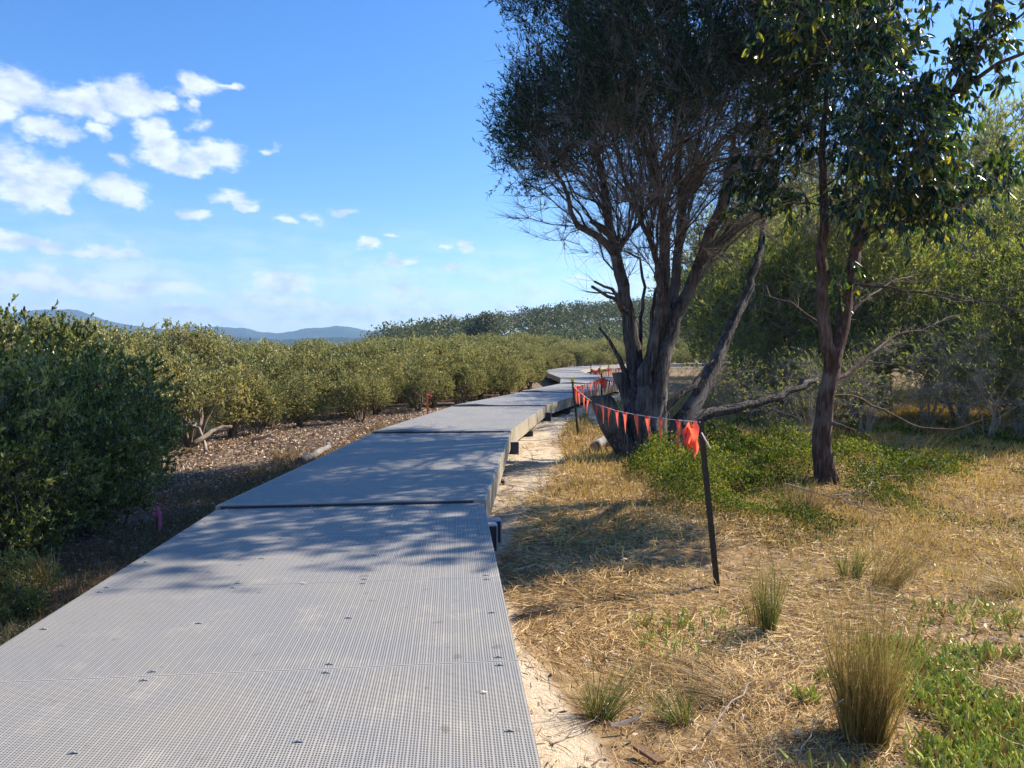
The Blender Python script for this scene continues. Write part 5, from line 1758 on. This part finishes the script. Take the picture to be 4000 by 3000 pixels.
tussock('tussock', gt(3990, 2330), 200, (.25, .4), .5, (-.8, .1), 'rush', 'flattened olive tussock at the right edge', r0=.08, seed=11, curve=.5)
lg_ = lambda px, py, z=-.5: (lambda p: np.array([p[0], p[1], float(ground_z(p[0], p[1]))]))(G(px, py, z))
tussock('tussock', lg_(1100, 1800), 420, (.15, .32), .6, (0, 0), 'brown_grass', 'dull olive tussock on the mud bank beside the driftwood', r0=.12, seed=15, curve=.4)
tussock('tussock', lg_(1000, 1850), 260, (.08, .2), .7, (0, 0), 'brown_grass', 'small dull tuft on the mud bank in front of the olive tussock', r0=.12, seed=16, curve=.4)
tussock('tussock', lg_(150, 2310), 360, (.2, .38), .6, (-.5, -.1), 'dry_grass', 'pale dead grass heap under the dark mangroves at far left', r0=.10, seed=17, curve=.6, w=(.003, .005))
tussock('tussock', gt(2290, 1900), 220, (.08, .2), .8, (0, 0), 'brown_grass', 'low brown tuft in the tree shade left of the stump', r0=.15, seed=18, curve=.4, w=(.003, .005))


# ------------------------------------------------------------------ ground clutter (nobody could count it)
def scatter(n, f_density, region, g, power=1.0):
    out = []
    tot = 0
    while tot < n:
        m = n * 2
        x = g.uniform(region[0], region[1], m)
        y = region[2] * (region[3] / region[2]) ** (g.uniform(0, 1, m) ** power)    # denser near
        k = (x > deck_right(y) + .02) if region[4] > 0 else (x < deck_left(y) - .02)
        k &= (x / y < .84) & (x / y > -.84)
        k &= g.uniform(0, 1, m) < f_density(x, y)
        out.append(np.stack([x[k], y[k]], 1)); tot += int(k.sum())
        if len(out) > 60: break
    p = np.concatenate(out)[:n]
    return np.column_stack([p, ground_z(p[:, 0], p[:, 1])])


def patchy(x, y, seed, fr):
    return .5 + .5 * np.clip(lobe_noise(np.stack([x, y, x * 0], 1), seed, fr, 3), -1, 1)


def dens_straw(x, y):
    sm = sand_mask(x, y)
    return np.clip(1.05 - sm * .93, .05, 1) * (0.12 + .88 * patchy(x, y, 5, 2.2) ** 1.3) * (.22 + .78 * ((x - deck_right(y)) > 0))


g = np.random.default_rng(99)
pts = scatter(118000, dens_straw, (-.4, 12, 1.9, 17, 1), g, 1.05)
n = len(pts); dist = pts[:, 1]
th = lobe_noise(pts * [1, 1, 0], 44, 1.4, 2) * 1.4 + g.normal(size=n) * .75 + np.where(g.uniform(size=n) < .5, math.pi, 0)
ax = np.stack([np.cos(th), np.sin(th), g.normal(size=n) * .16], 1)
pile = .02 + .035 * patchy(pts[:, 0], pts[:, 1], 12, 3.0)
pos = pts + np.stack([np.zeros(n), np.zeros(n), g.uniform(0, 1, n) * pile + .004], 1)
ln = g.uniform(.05, .17, n) * (1 + .03 * dist); wd = g.uniform(.0016, .0038, n) * np.clip(dist / 3.2, .8, 3.0)
V, Q, k = leaf_geo(pos, ax, nrm(g.normal(size=(n, 3)) * .5 + [0, 0, 1]), ln, wd, 'blade', .0)
V = V.reshape(n, k, 3); V[:, 2:4] += (g.normal(size=(n, 1, 3)) * [.012, .012, .004]); V[:, 4:6] += (g.normal(size=(n, 1, 3)) * [.018, .018, .004]); V = V.reshape(-1, 3)
rd = np.clip(g.uniform(-.12, .95, n) * .72 + .36 * patchy(pts[:, 0], pts[:, 1], 31, 2.6), 0, 1)
o = obj('straw', mesh_from('straw', V, Q, rnd=np.repeat(rd, k)), 'straw')
tag(o, 'dry straw and dead grass matted over the ground right of the boardwalk', None, None, 'stuff')

# standing dry grass, thicker away from the path
def dens_grass(x, y):
    dr = x - deck_right(y)
    far_ = sstep(y, 4.5, 8)
    right_ = sstep(x / y, .28, .5)
    return np.clip((.10 + .75 * far_ + .5 * right_), 0, 1) * np.clip(1 - sand_mask(x, y) * 1.2, 0, 1) * (.25 + .75 * patchy(x, y, 61, 1.6)) * sstep(dr, .1, .8)
pts = scatter(66000, dens_grass, (-.4, 22, 2.2, 30, 1), g, .95)
n = len(pts); dist = pts[:, 1]
ax = nrm(np.stack([g.normal(size=n) * .55, g.normal(size=n) * .55, np.full(n, 1.0)], 1))
V, Q, k = leaf_geo(pts, ax, nrm(g.normal(size=(n, 3)) * [1, 1, .2]), g.uniform(.04, .15, n) * (1 + .035 * dist), g.uniform(.003, .0055, n) * np.clip(dist / 3.5, 1, 5), 'lance', .10)
rd = np.clip(g.uniform(0, 1, n) * .7 + .35 * patchy(pts[:, 0], pts[:, 1], 71, 1.1), 0, 1)
tag(obj('dry_grass', mesh_from('dry_grass', V, Q, rnd=np.repeat(rd, k)), 'dry_grass'), 'short standing dry grass on the right of the boardwalk', None, None, 'stuff')

# leaf litter and bark flakes on the right
pts = scatter(5200, lambda x, y: .3 + .7 * patchy(x, y, 81, 1.5), (-.4, 14, 1.9, 20, 1), g, 1.0)
n = len(pts)
th = g.uniform(0, 6.28, n)
V, Q, k = leaf_geo(pts + [0, 0, .035], np.stack([np.cos(th), np.sin(th), g.normal(size=n) * .25], 1), nrm(g.normal(size=(n, 3)) * .5 + [0, 0, 1]), g.uniform(.03, .08, n), g.uniform(.008, .02, n), 'oval', .08)
tag(obj('leaf_litter', mesh_from('leaf_litter', V, Q, rnd=np.repeat(g.uniform(0, 1, n), k)), 'mud_litter'), 'fallen leaves and bark flakes scattered on the straw', None, None, 'stuff')


# low green shrubs round the tea tree and the gum
def green_cover(name, n, f, region, mat, label, hmax, ll, lw, shape='oval', seed=3, up=.6):
    g_ = np.random.default_rng(seed)
    p = scatter(n, f, region, g_, 1.0)
    m = len(p)
    hh_ = hmax * (.12 + 1.25 * patchy(p[:, 0], p[:, 1], seed + 7, 4.2) ** 1.6) * np.sqrt(np.clip(f(p[:, 0], p[:, 1]), 0, 1))
    p[:, 2] += hh_ * g_.uniform(0, 1, m) ** .6
    sc = np.clip(p[:, 1] / 8, .8, 2)
    V, Q, k = leaf_geo(p, nrm(g_.normal(size=(m, 3)) * .8 + [0, 0, up]), nrm(g_.normal(size=(m, 3))), g_.uniform(*ll, m) * sc, g_.uniform(*lw, m) * sc, shape, .03)
    rd = np.clip(g_.uniform(-.1, 1, m) * .6 + .5 * patchy(p[:, 0], p[:, 1], seed + 9, 3.4), 0, 1)
    tag(obj(name, mesh_from(name, V, Q, rnd=np.repeat(rd, k)), mat), label, None, None, 'stuff')
    return p


def blob(x, y, cs, amp=.35):
    v = np.zeros_like(x)
    for cx_, cy_, rx, ry in cs:
        v = np.maximum(v, 1 - ((x - cx_) / rx) ** 2 - ((y - cy_) / ry) ** 2)
    v = v + amp * lobe_noise(np.stack([x, y, x * 0], 1), 17, 2.5, 2)
    return np.clip(v * 1.2, 0, 1)


c1 = [(*G(2620, 1850, -.4)[:2], 1.1, 1.6), (*G(2830, 1880, -.4)[:2], 1.3, 1.7), (*G(2960, 1800, -.4)[:2], 1.3, 1.7), (*G(2560, 1960, -.4)[:2], .8, .8), (*G(2780, 1990, -.4)[:2], .8, .8), (*G(2750, 1760, -.4)[:2], 1.0, 1.4)]
p1_ = green_cover('green_ground_cover', 52000, lambda x, y: blob(x, y, c1, .25) * sstep(x, 1.6, 2.1), (1.0, 7, 6.5, 16, 1), 'shrub_leaf', 'low leafy green ground cover spread between the tea tree and the gum', .50, (.020, .036), (.013, .021), 'lance', seed=3)
tag(bpy.data.objects['green_ground_cover'], 'low leafy green ground cover spread between the tea tree and the gum')
c2 = [(*G(3370, 1800, -.4)[:2], .9, 1.4), (*G(3480, 1850, -.4)[:2], 1.0, 1.2), (*G(3620, 1800, -.4)[:2], .9, 1.0), (*G(3420, 1940, -.4)[:2], .5, .5), (*G(3970, 1740, -.4)[:2], 1.5, .7), (*G(3430, 1690, -.4)[:2], .9, 1.0)]
green_cover('green_ground_cover', 26000, lambda x, y: blob(x, y, c2), (3.0, 12, 6.5, 18, 1), 'shrub_leaf', 'yellow-green plants spreading on the ground right of the gum', .30, (.020, .038), (.013, .022), 'lance', seed=23)
c3 = [(*G(3560, 2600, -.4)[:2], .42, .22), (*G(3640, 2690, -.4)[:2], .38, .25), (*G(3480, 2530, -.4)[:2], .25, .14), (*G(3900, 2950, -.4)[:2], .42, .32), (*G(3990, 2800, -.4)[:2], .35, .25), (*G(3800, 2800, -.4)[:2], .18, .12), (*G(3230, 2640, -.4)[:2], .10, .06), (*G(3150, 2720, -.4)[:2], .09, .06), (*G(3840, 2560, -.4)[:2], .3, .1)]


def pigface():
    g_ = np.random.default_rng(55)
    p = scatter(4200, lambda x, y: blob(x, y, c3, .12), (.8, 3.5, 2.4, 5.2, 1), g_, 1.0)
    m = len(p)
    p[:, 2] += .01
    ax = nrm(g_.normal(size=(m, 3)) * .38 + [.05, 0, 1.0])
    L = g_.uniform(.04, .10, m); w = g_.uniform(.0055, .009, m)
    ref = nrm(g_.normal(size=(m, 3)))
    u = nrm(np.cross(ax, ref)); v = np.cross(ax, u)
    Vv = np.empty((m, 10, 3))
    bendv = g_.normal(size=(m, 3)) * .008
    for j in range(3):
        a = j * 2.094
        o_ = (math.cos(a) * u + math.sin(a) * v) * w[:, None]
        Vv[:, j] = p + o_ * .7
        Vv[:, 3 + j] = p + ax * (L * .5)[:, None] + o_ * 1.0 + bendv
        Vv[:, 6 + j] = p + ax * (L * .85)[:, None] + o_ * .7
    Vv[:, 9] = p + ax * L[:, None]
    q = []; tt = []
    for k_ in range(2):
        for j in range(3):
            q.append((k_ * 3 + j, k_ * 3 + (j + 1) % 3, k_ * 3 + 3 + (j + 1) % 3, k_ * 3 + 3 + j))
    for j in range(3): tt.append((6 + j, 6 + (j + 1) % 3, 9))
    Q_ = (np.arange(m)[:, None, None] * 10 + np.array(q)[None]).reshape(-1, 4); T_ = (np.arange(m)[:, None, None] * 10 + np.array(tt)[None]).reshape(-1, 3)
    tag(obj('succulent_ground_cover', mesh_from('succulent_ground_cover', Vv.reshape(-1, 3), Q_, T_, np.repeat(g_.uniform(0, 1, m), 10)), 'succulent_leaf'), 'bright green finger-leaved succulents creeping at the lower right', None, None, 'stuff')


pigface()

# left bank: litter, roots, grass
def dens_l(x, y):
    dl = deck_left(y) - x
    return sstep(dl, .1, .5) * (1 - sstep(dl, 5.0, 7.0)) * (y > 4.6)
pts = scatter(26000, dens_l, (-13, -1, 4.6, 26, -1), g, .8)
n = len(pts); th = g.uniform(0, 6.28, n)
V, Q, k = leaf_geo(pts + np.stack([np.zeros(n), np.zeros(n), g.uniform(0.004, .03, n)], 1), np.stack([np.cos(th), np.sin(th), g.normal(size=n) * .3], 1), nrm(g.normal(size=(n, 3)) * .5 + [0, 0, 1]), g.uniform(.04, .09, n) * np.clip(pts[:, 1] / 10, .8, 1.6), g.uniform(.012, .03, n) * np.clip(pts[:, 1] / 10, .8, 1.6), 'lance', .1)
tag(obj('mangrove_litter', mesh_from('mangrove_litter', V, Q, rnd=np.repeat(g.uniform(0, 1, n), k)), 'mud_litter'), 'bleached leaf litter covering the mud bank left of the boardwalk', None, None, 'stuff')


def dens_r(x, y):
    dl = deck_left(y) - x
    return sstep(dl, .9, 3.0) * (.3 + .7 * patchy(x, y, 91, 1.5)) * (y > 7)
pts = scatter(5200, dens_r, (-14, 0, 7, 30, -1), g, .8)
n = len(pts); L = g.uniform(.05, .16, n)
tipp = pts + np.stack([g.normal(size=n) * .01, g.normal(size=n) * .01, L], 1)
V, T_ = spur_geo(pts - [0, 0, .02], tipp, g.uniform(.006, .011, n))
tag(obj('air_roots', mesh_from('air_roots', V, None, T_, np.repeat(g.uniform(0, 1, n), 4)), 'pneumatophore'), 'small upright mangrove air roots poking out of the mud', None, None, 'stuff')


def dens_g(x, y):
    dl = deck_left(y) - x
    return (1 - sstep(dl, .6, 1.6 + 1.0 * patchy(x, y, 13, 1.2))) * sstep(dl, -.02, .08)
pts = scatter(22000, dens_g, (-5, 0, 2.8, 20, -1), g, .9)
n = len(pts)
ax = nrm(np.stack([g.normal(size=n) * .6, g.normal(size=n) * .6, np.full(n, 1.0)], 1))
V, Q, k = leaf_geo(pts, ax, nrm(g.normal(size=(n, 3)) * [1, 1, .2]), g.uniform(.05, .15, n), g.uniform(.003, .006, n) * np.clip(pts[:, 1] / 5, 1, 2.5), 'blade', .15)
rd = np.clip(np.where(pts[:, 1] < 4.8, .8, .2) + g.uniform(-.2, .35, n), 0, 1)
tag(obj('bank_grass', mesh_from('bank_grass', V, Q, rnd=np.repeat(rd, k)), 'green_rush' if False else 'brown_grass'), 'thin grass fringe along the left edge of the boardwalk', None, None, 'stuff')
pts = scatter(5000, lambda x, y: (deck_left(y) - x > 0) * 1.0, (-5, 0, 2.8, 4.9, -1), g, 1)
n = len(pts)
ax = nrm(np.stack([g.normal(size=n) * .5, g.normal(size=n) * .5, np.full(n, 1.0)], 1))
V, Q, k = leaf_geo(pts, ax, nrm(g.normal(size=(n, 3)) * [1, 1, .2]), g.uniform(.04, .13, n), g.uniform(.003, .006, n), 'blade', .15)
tag(obj('green_grass', mesh_from('green_grass', V, Q, rnd=np.repeat(g.uniform(.0, 1, n), k)), 'green_rush'), 'fresh green grass by the boardwalk at the left frame edge', None, None, 'stuff')

# dry leaves dropped on the deck
for i in range(16):
    y = rng.uniform(2.6, 9); x = rng.uniform(deck_left(y) + .2, deck_right(y) - .1)
    th = rng.uniform(0, 6.28)
    V, Q, k = leaf_geo(np.array([[0, 0, .004]]), np.array([[math.cos(th), math.sin(th), .1]]), np.array([[.2, .1, 1.]]), np.array([rng.uniform(.025, .05)]), np.array([.012]), 'oval', .1)
    zz = 0.028 * (1 - np.clip((y - 6.9) / 6, 0, 1)) if y > 6.95 else 0.0
    o = obj('fallen_leaf', mesh_from('fallen_leaf', V, Q, rnd=np.full(6, .15 if i % 2 else .9)), 'mud_litter', None, (x, y, zz + .001))
    tag(o, 'small dry leaf lying on the boardwalk mesh', 'leaf', 'dry leaves on the boardwalk')

# ------------------------------------------------------------------ haze
HAZE = True
if HAZE:
    hm = MB().box(-5300, 5300, -300, 5400, -8, 270)
    o = obj('haze', hm.mesh('haze'))
    m = bpy.data.materials.new('haze'); m.use_nodes = True
    t = NT(m.node_tree)
    v = t.new('ShaderNodeVolumePrincipled', {'Color': (0.40, 0.66, 1.0, 1), 'Density': 0.00018, 'Anisotropy': 0.2})
    t.new('ShaderNodeOutputMaterial', {'Volume': v.outputs[0]})
    o.data.materials.append(m)
    tag(o, 'thin blue air haze over the far hills', None, None, 'stuff')
